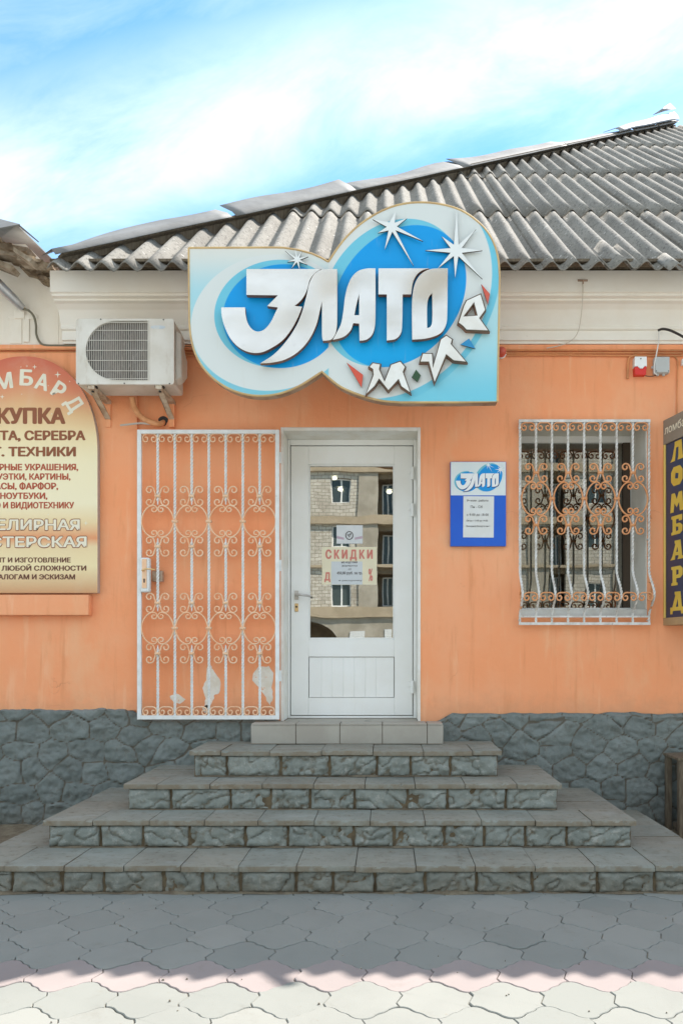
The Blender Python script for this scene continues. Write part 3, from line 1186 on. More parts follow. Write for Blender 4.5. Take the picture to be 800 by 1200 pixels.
fo = fl.build('hip_flashing', M['flashing'], roof, smooth=25)
md = fo.modifiers.new('thickness', 'SOLIDIFY')
md.thickness = 0.004
# curled end of the flashing at the ridge
cu = MB()
n = 12
vs = []
for i in range(n + 1):
    t = i / n
    q = hl - 2.3 + 2.25 * t
    wv = 0.03 * noise.noise(Vector((q * 2, 9, 0)))
    vs += [along(q, 0.12 + wv, 0.10), along(q, 0.16 + wv, 0.085), along(q, 0.21 + 0.06 * t + wv, 0.02), along(q, 0.24 + 0.06 * t + wv, -0.16)]
cu.add(vs, [(4 * i + k, 4 * i + 4 + k, 4 * i + 5 + k, 4 * i + 1 + k) for i in range(n) for k in range(3)])
tip = [along(hl - 0.95, 0.28, 0.02), along(hl - 0.45, 0.31, 0.02), along(hl - 0.08, 0.30, 0.05), along(hl - 0.20, 0.42, 0.0)]
cu.add(tip, [(0, 1, 2, 3)])
co = cu.build('curled_flashing', mat('dull_metal_sheet', (0.30, 0.30, 0.30), (0.20, 0.19, 0.18), 5, 0.6, metal=0.3), roof, smooth=40)
md = co.modifiers.new('thickness', 'SOLIDIFY')
md.thickness = 0.006
# eave boarding and batten, dark under the sheets
eb = MB()
eb.box(-2.36, XR, -0.40, -0.32, 4.085, 4.105)
eb.box(-2.36, XR, -0.263, 0.0, 4.105, 4.13)
eb.build('eave_batten', M['old_wood'], roof, smooth=0)

# ================================================================== NEIGHBOUR (top left)
nb = thing('neighbour_house', 'whitewashed neighbouring house with a torn grey metal roof edge', 'house', (-3.6, 0.2, 0))
w_ = MB()
w_.prism([(-4.7, 3.6535), (-2.471, 3.6535), (-2.471, 4.19), (-2.60, 4.30), (-2.72, 4.42), (-4.7, 4.50)], -0.0015, 0.4)
w_.build('wall', M['white_wall'], nb, smooth=0)
# coarse relief left on the wall under the roof edge
rl = MB()
random.seed(31)
for i in range(26):
    t = i / 25
    x, z = -2.50 - 0.52 * t + random.uniform(-0.05, 0.05), 4.16 + 0.28 * t + random.uniform(-0.05, 0.04)
    r_ = random.uniform(0.02, 0.05)
    ring = []
    for q in range(9):
        a = q * 2 * math.pi / 9
        ring.append((x + r_ * 1.4 * math.cos(a) * random.uniform(0.6, 1.2), z + r_ * 0.7 * math.sin(a) * random.uniform(0.6, 1.2)))
    rl.prism(ring, -random.uniform(0.04, 0.22), 0.05)
rl.build('crumbling_eave', mat('rotten_wood_and_clay', (0.13, 0.085, 0.05), (0.36, 0.28, 0.19), 12, 0.95, bump=0.9, bscale=30, bdist=0.02), nb, smooth=25)


def P3(px, py, y):
    x, z = at(px, py, y)
    return (x, y, z)


rs = MB()
A, B, C_, D_ = P3(-120, 292, -0.62), P3(24, 264, -0.62), P3(46, 283, -0.50), P3(-140, 250, -0.1)
E_ = P3(-10, 255, -0.05)
rs.add([A, B, E_, D_], [(0, 1, 2, 3)])
rs.add([B, C_, P3(20, 262, -0.2), E_], [(0, 1, 2, 3)])
rs.add([E_, P3(20, 262, -0.2), (-3.2, 2.5, 5.2), (-4.7, 2.5, 5.4), D_], [(0, 1, 2, 3, 4)])
ro = rs.build('roof', M['flashing'], nb, smooth=0)
md = ro.modifiers.new('thickness', 'SOLIDIFY')
md.thickness = 0.008
rot = mat('rotten_board', (0.20, 0.15, 0.10), (0.46, 0.39, 0.30), 9, 0.9, bump=0.6, bscale=50)
for a, b, wd, y in (((-60, 283), (40, 300), 4, -0.34), ((-40, 288), (15, 311), 6, -0.30), ((16, 289), (38, 303), 5, -0.44), ((20, 300), (50, 304), 4, -0.36), ((-60, 274), (34, 290), 7, -0.22)):
    x0_, z0_ = at(a[0], a[1], y)
    x1_, z1_ = at(b[0], b[1], y)
    ww = wd / 158
    p = MB()
    p.prism([(x0_, z0_), (x1_, z1_), (x1_ - 0.02, z1_ - ww * 0.7), (x0_, z0_ - ww)], y, y + 0.12)
    p.build('eave_board', rot, ro, smooth=0)

# ================================================================== STEPS
steps = thing('entrance_steps', 'wide grey stone steps with worn slab treads leading up to the white door', 'steps', (-0.25, -0.8, 0))
LV = [  # x0, x1, front y, bottom z, top z
    (-2.36, 1.87, -1.530, 0.0, 0.156),
    (-2.056, 1.50, -1.145, 0.156, 0.321),
    (-1.675, 1.12, -0.845, 0.321, 0.4915),
    (-1.320, 0.776, -0.575, 0.4915, 0.6685)]


def riser_mesh(x0, x1, yf, z0, z1, lens, seed):
    rs_ = random.Random(seed)
    mb_ = MB()
    joint = []
    x = x0
    while x < x1 - 0.02:
        L = min(lens * rs_.uniform(0.70, 1.25), x1 - x)
        if x1 - (x + L) < 0.12:
            L = x1 - x
        nx, nz = max(8, int(L / 0.009)), 15
        tilt, ph = rs_.uniform(-0.008, 0.008), rs_.uniform(0, 50)
        st = len(mb_.v)
        ga, gb = x + 0.0035, x + L - 0.0035
        for i in range(nx + 1):
            for j in range(nz + 1):
                a, b = i / nx, j / nz
                ed = min(a * (gb - ga), (1 - a) * (gb - ga), b * (z1 - z0), (1 - b) * (z1 - z0))
                f = min(1, ed / 0.03)
                f = math.sqrt(f * (2 - f))
                px_ = ga + (gb - ga) * a
                pz_ = z0 + (z1 - z0) * b
                nn = noise.noise(Vector((px_ * 8 + ph, pz_ * 11, ph)))
                # split-face ridges
                ax_ = math.sin(ph * 3.7) * 9
                rg = abs(noise.noise(Vector((px_ * 8 + pz_ * ax_ + ph, pz_ * 8, 3 + ph))) + 0.25 * noise.noise(Vector((px_ * 30, pz_ * 30, 8 + ph))))
                n3 = noise.noise(Vector((px_ * 30, pz_ * 30, ph)))
                h = f * (0.026 + tilt * (2 * a - 1) + 0.018 * nn + 0.009 * n3) - f * 0.016 * max(0, 1 - rg * 6)
                mb_.v.append((px_ + 0.007 * noise.noise(Vector((px_ * 6 + ph, pz_ * 22, 1))), yf + 0.020 - h, pz_))
                jj = max(0, 1 - ed / 0.012) * 0.8 + 0.60 * max(0, 1 - rg * 6.5) * f
                joint.append(min(1, jj))
        for i in range(nx):
            for j in range(nz):
                a = st + i * (nz + 1) + j
                mb_.f.append((a, a + nz + 1, a + nz + 2, a + 1))
                mb_.mi.append(0)
        x += L
    n0 = len(mb_.v)
    mb_.box(x0 + 0.004, x1 - 0.004, yf + 0.016, 0.0, z0 - 0.01, z1 + 0.001, mi=1)
    joint += [0] * (len(mb_.v) - n0)
    me = bpy.data.meshes.new('riser')
    me.from_pydata(mb_.v, [], mb_.f)
    me.polygons.foreach_set('material_index', mb_.mi)
    at_ = me.attributes.new('joint', 'FLOAT', 'POINT')
    at_.data.foreach_set('value', joint)
    return me


SL = 0.032


def slab(mb_, x0, x1, y0, y1, z0, z1, rot, rs_):
    """slab with a worn, chipped front edge"""
    n = 22
    c = Vector(((x0 + x1) / 2, (y0 + y1) / 2, (z0 + z1) / 2))
    ph = rs_.uniform(0, 99)
    chips = [(rs_.uniform(x0, x1), rs_.uniform(0.008, 0.03), rs_.uniform(0.006, 0.018)) for _ in range(rs_.choice((0, 1, 1, 2, 3)))]
    rows = []
    for i in range(n + 1):
        x = x0 + (x1 - x0) * i / n
        wob = 0.0035 * noise.noise(Vector((x * 14, ph, 0))) + 0.002 * noise.noise(Vector((x * 50, ph, 4)))
        chip = max([0.0] + [d * max(0.0, 1 - abs(x - cx) / w) for cx, w, d in chips])
        end = 0.004 if i in (0, n) else 0.0
        rows.append([Vector(p) for p in ((x, y1, z0), (x, y0 + wob + end, z0), (x, y0 + wob + end + 0.4 * chip, z1 - 0.009 - 0.5 * chip),
                                         (x, y0 + wob + 0.003 + end + 0.8 * chip, z1 - 0.003 - 0.25 * chip), (x, y0 + wob + 0.010 + end + 1.3 * chip, z1 - end * 0.3), (x, y1, z1 - end * 0.3))])
    vs = [c + rot @ (p - c) for r in rows for p in r]
    fs = [(i * 6 + k, i * 6 + 6 + k, i * 6 + 6 + (k + 1) % 6, i * 6 + (k + 1) % 6) for i in range(n) for k in range(6)]
    fs += [tuple(range(5, -1, -1)), tuple(range(n * 6, n * 6 + 6))]
    mb_.add(vs, fs)


for k, (x0, x1, yf, z0, z1) in enumerate(LV):
    if k + 1 < len(LV):
        nx0, nx1, nyf = LV[k + 1][0], LV[k + 1][1], LV[k + 1][2]
    else:
        nx0, nx1, nyf = -1.005 + 0.03, 0.42, -0.212
    r_ = link_mesh('riser', riser_mesh(x0 + 0.012, x1 - 0.012, yf, z0, z1 - SL, (0.29, 0.33, 0.33, 0.30)[k], 11 + k), steps, [M['riser'], M['mortar']], smooth=45)
    sd = MB()
    # plain rough side walls of the step
    rs_ = random.Random(5 + k)
    tr = MB()
    wslab = (0.325, 0.335, 0.33, 0.345)[k]
    x = x0 - 0.012
    first = rs_.uniform(0.5, 1.0)
    while x < x1 + 0.012 - 0.01:
        L = wslab * (first if first else rs_.uniform(0.96, 1.03))
        first = 0
        e = min(x + L, x1 + 0.012)
        if x1 + 0.012 - e < 0.10:
            e = x1 + 0.012
        dz = rs_.uniform(-0.003, 0.002)
        tilt = Matrix.Rotation(rs_.uniform(-0.006, 0.006), 3, 'Y') @ Matrix.Rotation(rs_.uniform(-0.006, 0.004), 3, 'X')
        inner = x + 0.05 < nx0 or e - 0.05 > nx1
        slab(tr, x + 0.002, e - 0.002, yf - 0.014 + rs_.uniform(-0.006, 0.005), nyf + (0.03 if not inner else -0.0), z1 - SL + dz, z1 + dz, tilt, rs_)
        x = e
    # side slabs running back to the wall
    for a, b in ((x0 - 0.012, nx0 + 0.03), (nx1 - 0.03, x1 + 0.012)):
        if b - a < 0.03:
            continue
        y = nyf
        while y < -0.03:
            e = min(y + 0.30 * rs_.uniform(0.9, 1.1), -0.001)
            if -0.001 - e < 0.08:
                e = -0.001
            dz = rs_.uniform(-0.003, 0.002)
            tilt = Matrix.Rotation(rs_.uniform(-0.008, 0.008), 3, 'Y')
            tr.box(a + 0.002, b - 0.002, y + 0.002, e - 0.002, z1 - SL + dz, z1 + dz, rot=tilt)
            y = e
    tr.build('tread', M['tread'], steps, smooth=30)

th_ = MB()
tx0, tx1, ty, tz0, tz1 = -0.981, 0.416, -0.212, 0.6685, 0.8175
joints = [-0.981, -0.655, -0.335, -0.026, 0.30, 0.416]
th_.box(tx0 + 0.006, tx1 - 0.006, ty + 0.008, 0.0, tz0 - 0.02, tz1 - 0.006, mi=1)
for a, b in zip(joints, joints[1:]):
    th_.box(a + 0.002, b - 0.002, ty, ty + 0.010, tz0 + 0.002, tz1 - 0.012)
    th_.box(a + 0.003, b - 0.003, ty - 0.003, -0.002, tz1 - 0.0105, tz1)
th_.box(tx0 - 0.002, tx0 + 0.008, ty + 0.012, -0.002, tz0 + 0.002, tz1 - 0.012)
th_.box(tx1 - 0.008, tx1 + 0.002, ty + 0.012, -0.002, tz0 + 0.002, tz1 - 0.012)
th_.box(DX0 + 0.024, DX1 - 0.022, 0.002, 0.24, tz1 - 0.012, tz1 - 0.001)
th_.build('threshold', [M['tile'], M['mortar']], steps, bevel=0.003)

# grit swept into the corners of the steps
def grit_line(mb_, x0, x1, y, z, r, seed):
    rs_ = random.Random(seed)
    n = int((x1 - x0) / 0.022)
    prev = None
    for i in range(n + 1):
        x = x0 + (x1 - x0) * i / n
        k_ = max(0.12, 0.5 + 0.9 * noise.noise(Vector((x * 4, seed, 0))) + 0.5 * noise.noise(Vector((x * 19, seed, 3))))
        a, b = r * k_ * 2.2, r * k_ * 0.9
        q = len(mb_.v)
        mb_.v += [(x, y - a, z + 0.0012), (x, y - a * 0.45, z + b * 0.7), (x, y + 0.012, z + b), (x, y + 0.012, z)]
        if i:
            for e in range(3):
                mb_.f.append((q - 4 + e, q + e, q + e + 1, q - 3 + e))
                mb_.mi.append(0)


gl_ = MB()
for k, (x0, x1, yf, z0, z1) in enumerate(LV):
    grit_line(gl_, x0 + 0.03, x1 - 0.03, yf + 0.0, z0, 0.016 if k == 0 else 0.012, 20 + k)
grit_line(gl_, -0.97, 0.40, -0.205, 0.6685, 0.008, 31)
gl_.build('grit', M['soil'], steps, smooth=60)
lt = MB()
rs_ = random.Random(3)
for i in range(150):
    x, y = rs_.uniform(-3.2, 3.2), rs_.uniform(-4.2, -1.62)
    r_ = rs_.uniform(0.002, 0.006) * (2.0 if i % 23 == 0 else 1)
    a0 = rs_.uniform(0, 6.28)
    ring = [(x + r_ * rs_.uniform(0.6, 1.5) * math.cos(a0 + q * 1.2566), y + r_ * rs_.uniform(0.5, 1.1) * math.sin(a0 + q * 1.2566)) for q in range(5)]
    h_ = 0.004 + r_ * 0.5
    lt.add([(p[0], p[1], -0.002) for p in ring] + [(x + (p[0] - x) * 0.6, y + (p[1] - y) * 0.6, h_) for p in ring],
           [(5, 6, 7, 8, 9)] + [(q, (q + 1) % 5, 5 + (q + 1) % 5, 5 + q) for q in range(5)])
o = lt.build('litter', mat('crumbs_of_soil', (0.12, 0.09, 0.06), (0.40, 0.36, 0.30), 30, 0.9), smooth=0)
o['kind'] = 'stuff'

# ================================================================== GATE
def spiral(cx, cz, a0, turn, r0, r1, n=26):
    """points winding from radius r0 at angle a0 (degrees) through turn degrees to r1"""
    out_ = []
    for i in range(n + 1):
        t = i / n
        a = R(a0 + turn * t)
        r = r0 + (r1 - r0) * t ** 0.8
        out_.append((cx + r * math.cos(a), cz + r * math.sin(a)))
    return out_


def mirrored(half, p, flip_x=False):
    """half runs from the middle of the scroll outwards"""
    other = [(-x, z) for x, z in half] if flip_x else [(x, -z) for x, z in half]
    return [(x * p, z * p) for x, z in other[::-1] + half[1:]]


def c_pair(p):
    """left half of the )( scroll beside a bar, unit p"""
    return mirrored([(-0.10, 0.0), (-0.135, 0.14)] + spiral(-0.475, 0.345, -8, 420, 0.28, 0.08), p)


def big_c(p):
    """left half of the round scroll with its ends curled in"""
    return mirrored([(-0.95, 0.0), (-0.92, 0.24), (-0.82, 0.50), (-0.64, 0.75), (-0.42, 0.895)] + spiral(-0.215, 0.70, 102, -420, 0.235, 0.07), p)


def ram(p):
    return [(x, z * 1.22) for x, z in mirrored([(0.0, 0.235), (-0.10, 0.245)] + spiral(-0.225, 0.0, 86, 420, 0.235, 0.06), p, True)]


def scroll_mesh(fn, p, r, mirror=False):
    sx = -1 if mirror else 1
    pts = crom([(sx * x, 0, z) for x, z in fn(p)], 2)
    mb_ = MB()
    mb_.tube(pts, r, 6, flat=(1.25, 0.85))
    return mb_.mesh('scroll')


def place(name, me, parent, m, x, y, z):
    """a copy of a shared mesh, at a world spot"""
    if not me.materials:
        me.materials.append(m)
        me.polygons.foreach_set('use_smooth', [True] * len(me.polygons))
    o_ = bpy.data.objects.new(name, me)
    COL.objects.link(o_)
    o_.parent = parent
    o_.location = Vector((x, y, z)) - top_origin(parent)
    return o_


def bar_path(f0, f1, fx, step=0.012):
    n = max(2, int((f1 - f0) / step))
    return [(fx[0], fx[1], f0 + (f1 - f0) * i / n) for i in range(n + 1)]


GY = -0.075
gate = thing('security_gate', 'white wrought iron gate with peach scrolls folded open against the orange wall', 'gate', (at(243, 842, GY)[0], GY, at(0, 842, GY)[1]))
ax0, az1 = at(161.5, 504, GY)
ax1, az0 = at(327.5, 843, GY)
t_ = 0.030
g = MB()
g.box(ax0, ax0 + t_, GY - 0.015, GY + 0.015, az0, az1)
g.box(ax1 - t_, ax1, GY - 0.015, GY + 0.015, az0, az1)
g.box(ax0 + t_, ax1 - t_, GY - 0.015, GY + 0.015, az1 - t_, az1)
g.box(ax0 + t_, ax1 - t_, GY - 0.015, GY + 0.015, az0, az0 + t_)
g.build('frame', M['gate_white'], gate, bevel=0.002)
s_ = F / (DIST + GY)
gp = 64.5 / 3.245 / s_
gbx = [at(150 + q / 3.245, 0, GY)[0] for q in (114, 179, 243, 308, 372, 437, 501)]
gz = lambda q: at(0, 490 + q / 3.245, GY)[1]
segs_short = [(gz(1132), gz(865)), (gz(733), gz(458)), (gz(328), gz(60))]
for i, bx in enumerate(gbx):
    b = MB()
    if i % 2 == 1:
        b.tube(bar_path(gz(1134), gz(58), (bx, GY)), 0.0112, 4, twist=9)
    else:
        for a, e in ((gz(1134), gz(862)), (gz(735), gz(456)), (gz(330), gz(58))):
            pts = bar_path(a, e, (bx, GY))
            rr = [0.0112] * len(pts)
            if a != gz(1134):
                rr[0] = 0.002
                rr[1] = rr[2] = 0.006
            if e != gz(58):
                rr[-1] = 0.002
                rr[-2] = rr[-3] = 0.006
            b.tube(pts, rr, 4, twist=9)
    b.build('bar', M['gate_white'], gate, smooth=0)
cl = scroll_mesh(c_pair, gp, 0.0064)
cr_ = scroll_mesh(c_pair, gp, 0.0064, True)
bl = scroll_mesh(big_c, gp, 0.0064)
br = scroll_mesh(big_c, gp, 0.0064, True)
rm_ = scroll_mesh(ram, gp, 0.0062)
collar_b = MB().box(-0.021, 0.021, -0.014, 0.014, -0.009, 0.009).mesh('collar')
for i in range(8):
    cxm = (gbx[0] - gp * 0.5) + i * gp if i else gbx[0] - gp * 0.47
    cxm = min(cxm, ax1 - t_ - gp * 0.46)
    place('scroll', rm_, gate, M['scroll_peach'], cxm, GY - 0.002, gz(79))
    place('scroll', rm_, gate, M['scroll_peach'], cxm, GY - 0.002, gz(1117))
for i in (0, 2, 4, 6):
    for cc in (393, 799):
        for dz in (-96, 96):
            place('scroll', cl, gate, M['scroll_peach'], gbx[i], GY - 0.004, gz(cc + dz))
            place('scroll', cr_, gate, M['scroll_peach'], gbx[i], GY - 0.004, gz(cc + dz))
            place('collar', collar_b, gate, M['scroll_peach'], gbx[i], GY - 0.001, gz(cc + dz))
        place('scroll', bl, gate, M['scroll_peach'], gbx[i], GY - 0.006, gz(cc))
        place('scroll', br, gate, M['scroll_peach'], gbx[i], GY - 0.006, gz(cc))
        if i:
            place('collar', collar_b, gate, M['scroll_peach'], gbx[i - 1], GY - 0.001, gz(cc))
# lock box with handle
kx0, kz1 = at(150 + 46 / 3.245, 490 + 530 / 3.245, GY - 0.03)
kx1, kz0 = at(150 + 82 / 3.245, 490 + 662 / 3.245, GY - 0.03)
k_ = MB()
k_.box(kx0, kx1, GY - 0.035, GY + 0.02, kz0, kz1)
lk = k_.build('lock_box', M['gate_white'], gate, bevel=0.012)
k_ = MB()
k_.box(kx0 + 0.018, kx1 - 0.018, GY - 0.041, GY - 0.0355, kz0 + 0.03, kz1 - 0.012)
k_.box((kx0 + kx1) / 2 - 0.005, (kx0 + kx1) / 2 + 0.005, GY - 0.043, GY - 0.0415, kz0 + 0.07, kz0 + 0.10, mi=1)
k_.build('lock_plate', [M['scroll_peach'], M['black']], lk, bevel=0.004)
k_ = MB()
hz_ = kz1 - 0.10
k_.tube(crom([(kx0 + 0.03, GY - 0.04, hz_), (kx0 + 0.035, GY - 0.085, hz_), (kx0 + 0.07, GY - 0.095, hz_ + 0.008), (kx0 + 0.13, GY - 0.09, hz_ + 0.004)], 5), 0.006, 8)
k_.build('handle', M['brass'], lk)
k_ = MB()
k_.box(kx1 + 0.005, kx1 + 0.085, GY + 0.012, GY + 0.05, (kz0 + kz1) / 2 - 0.045, (kz0 + kz1) / 2 + 0.035)
k_.build('lock_case', M['rust'], lk, bevel=0.003)
for zq in (150, 560, 980):
    k_ = MB()
    hz_ = gz(zq)
    k_.tube([(ax1 + 0.004, GY + 0.004, hz_ - 0.04), (ax1 + 0.004, GY + 0.004, hz_ + 0.04)], 0.010, 8)
    k_.build('hinge', M['gate_white'], gate)

# ================================================================== WINDOW GRILLE
WY = -0.045
Z8 = 4.617
wx = lambda q: at(600 + q / Z8, 0, WY)[0]
wz = lambda q: at(0, 480 + q / Z8, WY)[1]
gril = thing('window_grille', 'pot-bellied white iron window grille with copper coloured scrolls over the window', 'grille', (wx(390), WY, wz(1158)))
wb = [wx(q) for q in (40, 127, 213, 300, 387, 475, 563, 650, 738)]
wp = (wb[-1] - wb[0]) / 8


def belly(z):
    """how far the bar bulges towards the street at height z"""
    zt, zm, zb = wz(860), wz(1005), wz(1116)
    if z >= zt or z <= zb:
        return 0.0
    t = (zt - z) / (zt - zm) if z > zm else (z - zb) / (zm - zb)
    return 0.115 * (t * t * (3 - 2 * t))


zt_, zb_ = wz(62), wz(1158)
g = MB()
g.tube([(wb[0] - 0.008, WY, zt_), (wb[-1] + 0.008, WY, zt_)], 0.014, 4, phase=math.pi / 4)
g.tube([(wb[0] - 0.008, WY, zb_), (wb[-1] + 0.008, WY, zb_)], 0.014, 4, phase=math.pi / 4)
g.tube([(wb[0] - 0.008, WY, wz(1120)), (wb[-1] + 0.008, WY, wz(1120))], 0.009, 4, phase=math.pi / 4)
for bx in (wb[0], wb[-1]):
    for zz in (wz(90), wz(700), wz(1140)):
        g.tube([(bx, WY, zz), (bx, 0.0, zz)], 0.006, 6)
g.build('frame', M['bar_grey'], gril, smooth=0)
for i, bx in enumerate(wb):
    b = MB()
    parts = [(zb_, zt_)]
    if i in (1, 3, 5):
        parts = [(zb_, wz(578)), (wz(366), zt_)]
    elif i == 7:
        parts = [(zb_, wz(560)), (wz(366), zt_)]
    for a, e in parts:
        pts = [(p[0], WY - belly(p[2]), p[2]) for p in bar_path(a, e, (bx, 0))]
        rr = [0.0098] * len(pts)
        if a != zb_:
            rr[0] = 0.002
            rr[1] = 0.005
        if e != zt_:
            rr[-1] = 0.002
            rr[-2] = 0.005
        b.tube(pts, rr, 4, twist=8)
    b.build('bar', M['bar_grey'], gril, smooth=0)
cl = scroll_mesh(c_pair, wp, 0.0074)
cr_ = scroll_mesh(c_pair, wp, 0.0074, True)
bl = scroll_mesh(lambda p: [(x * 0.95, z * 1.10) for x, z in big_c(p)], wp, 0.0074)
br = scroll_mesh(lambda p: [(x * 0.95, z * 1.10) for x, z in big_c(p)], wp, 0.0074, True)
rm_ = scroll_mesh(ram, wp, 0.0070)
for i in range(8):
    xm = (wb[i] + wb[i + 1]) / 2
    place('scroll', rm_, gril, M['scroll_copper'], xm, WY - 0.002, wz(97))
    zz = wz(1022)
    place('scroll', rm_, gril, M['scroll_copper'], xm, WY - belly(zz) - 0.002, zz)
for i in (1, 3, 5, 7):
    for q in (343, 625):
        place('scroll', cl, gril, M['scroll_copper'], wb[i], WY - 0.005, wz(q))
        place('scroll', cr_, gril, M['scroll_copper'], wb[i], WY - 0.005, wz(q))
        place('collar', collar_b.copy() if q == 343 and i == 1 else bpy.data.meshes['collar.001'], gril, M['scroll_copper'], wb[i], WY - 0.001, wz(q))
    place('scroll', bl, gril, M['scroll_copper'], wb[i], WY - 0.007, wz(483))
    place('scroll', br, gril, M['scroll_copper'], wb[i], WY - 0.007, wz(483))
for i in (2, 4, 6):
    place('collar', bpy.data.meshes['collar.001'], gril, M['scroll_copper'], wb[i], WY - 0.001, wz(483))
bpy.data.meshes['collar.001'].materials.clear()
bpy.data.meshes['collar.001'].materials.append(M['scroll_copper'])
# side scrolls in the belly, seen edge on
for bx in (wb[0], wb[-1]):
    zz0, zz1 = wz(930), wz(1105)
    pts = crom([(bx, WY - 0.02, zz1 + 0.03), (bx, WY - 0.05, zz1 + 0.05), (bx, WY - 0.06, zz1 + 0.09), (bx, WY - 0.03, zz1 + 0.10), (bx, WY - 0.02, zz1 + 0.14),
                (bx, WY - 0.05, zz1 + 0.17), (bx, WY - 0.05, zz0 - 0.02), (bx, WY - 0.015, zz0 - 0.01)], 5)
    b = MB()
    b.tube(pts, 0.0062, 6, flat=(0.85, 1.25))
    b.build('side_scroll', M['scroll_copper'], gril)

# ================================================================== BIG SIGN
SY = -0.66        # front face of the sign board
Z1 = lambda x, z: at(210 + x / 4.0, 280 + z / 4.0, SY)
Z2 = lambda x, z: at(390 + x / 3.81, 230 + z / 3.81, SY)
Z3 = lambda x, z: at(390 + x / 3.81, 320 + z / 3.81, SY)
sc_, zc_ = at(403, 471, SY)
sign = thing('shop_sign', 'large blue and white two-lobed sign board with raised silver letters over the door', 'sign', (sc_, SY, zc_))


def logo_material(name, kx, x0, kz, z0):
    """printed face: colour zones in the pixel frame  px = x0 + kx*X,  py = z0 - kz*Z"""
    t = NT(name)
    sp = t.n('ShaderNodeSeparateXYZ')
    t.link(t.P(), sp.inputs[0])
    px = t.math('ADD', t.math('MULTIPLY', sp.outputs[0], kx), x0)
    py = t.math('ADD', t.math('MULTIPLY', sp.outputs[2], -kz), z0)

    def ell(cx, cy, a, b, ang=0.0, soft=0.012):
        dx, dy = t.math('SUBTRACT', px, cx), t.math('SUBTRACT', py, cy)
        ca, sa = math.cos(ang), math.sin(ang)
        e1 = t.math('DIVIDE', t.math('ADD', t.math('MULTIPLY', dx, ca), t.math('MULTIPLY', dy, -sa)), a)
        e2 = t.math('DIVIDE', t.math('ADD', t.math('MULTIPLY', dx, sa), t.math('MULTIPLY', dy, ca)), b)
        r2 = t.math('ADD', t.math('MULTIPLY', e1, e1), t.math('MULTIPLY', e2, e2))
        return t.ramp(r2, 1 + soft, 1 - soft)

    white, pale, mid, blue = (0.64, 0.68, 0.655), (0.36, 0.62, 0.68), (0.15, 0.52, 0.66), (0.0, 0.31, 0.72)
    # ground: white at the top going to pale cyan lower down
    c = t.mix(t.ramp(py, 285, 350), (0.68, 0.68, 0.62), pale)
    left = t.ramp(px, 386, 384)
    # left lobe
    lw = ell(210 + 432 / 4, 280 + 392 / 4, 378 / 4, 318 / 4, 0.15)
    lpale = ell(210 + 400 / 4, 280 + 405 / 4, 440 / 4, 345 / 4, 0.1)
    c_l = t.mix(lw, t.mix(t.ramp(py, 400, 440), c, (0.20, 0.52, 0.62)), white)
    c_l = t.mix(ell(210 + 462 / 4, 280 + 350 / 4, 298 / 4, 252 / 4, 0.12), c_l, mid)
    c_l = t.mix(ell(210 + 482 / 4, 280 + 362 / 4, 278 / 4, 243 / 4, 0.12), c_l, blue)
    # right lobe
    q = 3.81
    A = R(52)
    c_r = t.mix(t.ramp(py, 380, 470), (0.40, 0.66, 0.70), (0.17, 0.55, 0.68))
    c_r = t.mix(ell(390 + 255 / q, 230 + 430 / q, 560 / q, 445 / q, A), c_r, mid)
    c_r = t.mix(ell(390 + 250 / q, 230 + 425 / q, 510 / q, 425 / q, A), c_r, white)
    c_r = t.mix(ell(390 + 262 / q, 230 + 430 / q, 357 / q, 280 / q, A), c_r, mid)
    c_r = t.mix(ell(390 + 296 / q, 230 + 446 / q, 345 / q, 266 / q, A), c_r, t.mix(t.ramp(py, 330, 420), blue, (0.0, 0.36, 0.74)))
    c = t.mix(left, c_r, c_l)
    c = t.mix(t.math('MULTIPLY', t.ramp(t.noise(9, 6, 0.6, (3, 1, 0.4)), 0.58, 0.8), 0.18), c, (0.55, 0.55, 0.45))
    t.base(c)
    t.b.inputs['Roughness'].default_value = 0.45
    t.b.inputs['Specular IOR Level'].default_value = 0.3
    return t.m


ks = F / (DIST + SY)
M['logo'] = logo_material('printed_logo_face', ks, CXP, ks, CYP + EYE * ks)
M['gold'] = mat('gold_edge_strip', (0.62, 0.43, 0.19), (0.50, 0.33, 0.15), 8, 0.5)
M['boxside'] = mat('rusty_box_side', (0.34, 0.19, 0.11), (0.46, 0.33, 0.23), 9, 0.7)
left_top = [Z1(45, 42), Z1(250, 41), Z1(430, 40), Z1(490, 41), Z1(560, 52), Z1(620, 68), Z1(665, 88), Z1(696, 106)]
right_arc = crom([Z2(-20, 292), Z2(20, 232), Z2(62, 180), Z2(120, 126), Z2(200, 74), Z2(285, 40), Z2(380, 27), Z2(480, 35), Z2(570, 62), Z2(640, 108), Z2(690, 160), Z2(722, 222), Z2(738, 290), Z2(743, 360)], 4)
lower = [Z3(733, 574)] + [Z3(560, 577), Z3(400, 577)] + crom([Z3(300, 577), Z3(225, 571), Z3(150, 554), Z3(75, 527), Z3(20, 498), Z1(668, 622)], 4)
lobe = crom([Z1(668, 622), Z1(620, 654), Z1(560, 690), Z1(480, 722), Z1(400, 735), Z1(320, 730), Z1(240, 705), Z1(165, 658), Z1(110, 600), Z1(75, 535), Z1(55, 460), Z1(48, 390)], 4)
outline = [Vector(p) for p in left_top] + [Vector(p) for p in right_arc] + [Vector(p) for p in lower] + [Vector(p) for p in lobe[1:]]
clean = [outline[0]]
for p in outline[1:]:
    if (p - clean[-1]).length > 0.003:
        clean.append(p)
me = plate([clean], 0.085)
me.transform(Matrix.Translation((0, SY + 0.0425, 0)))
front_side(me)
link_mesh('board', me, sign, [M['logo'], M['boxside']], smooth=30)
# edge strip round the board
es = MB()
ring = clean + [clean[0]]
es.tube([(p.x, SY + 0.002, p.y) for p in ring], 0.0075, 6, flat=(1, 1))
es.build('edge_strip', M['gold'], sign)


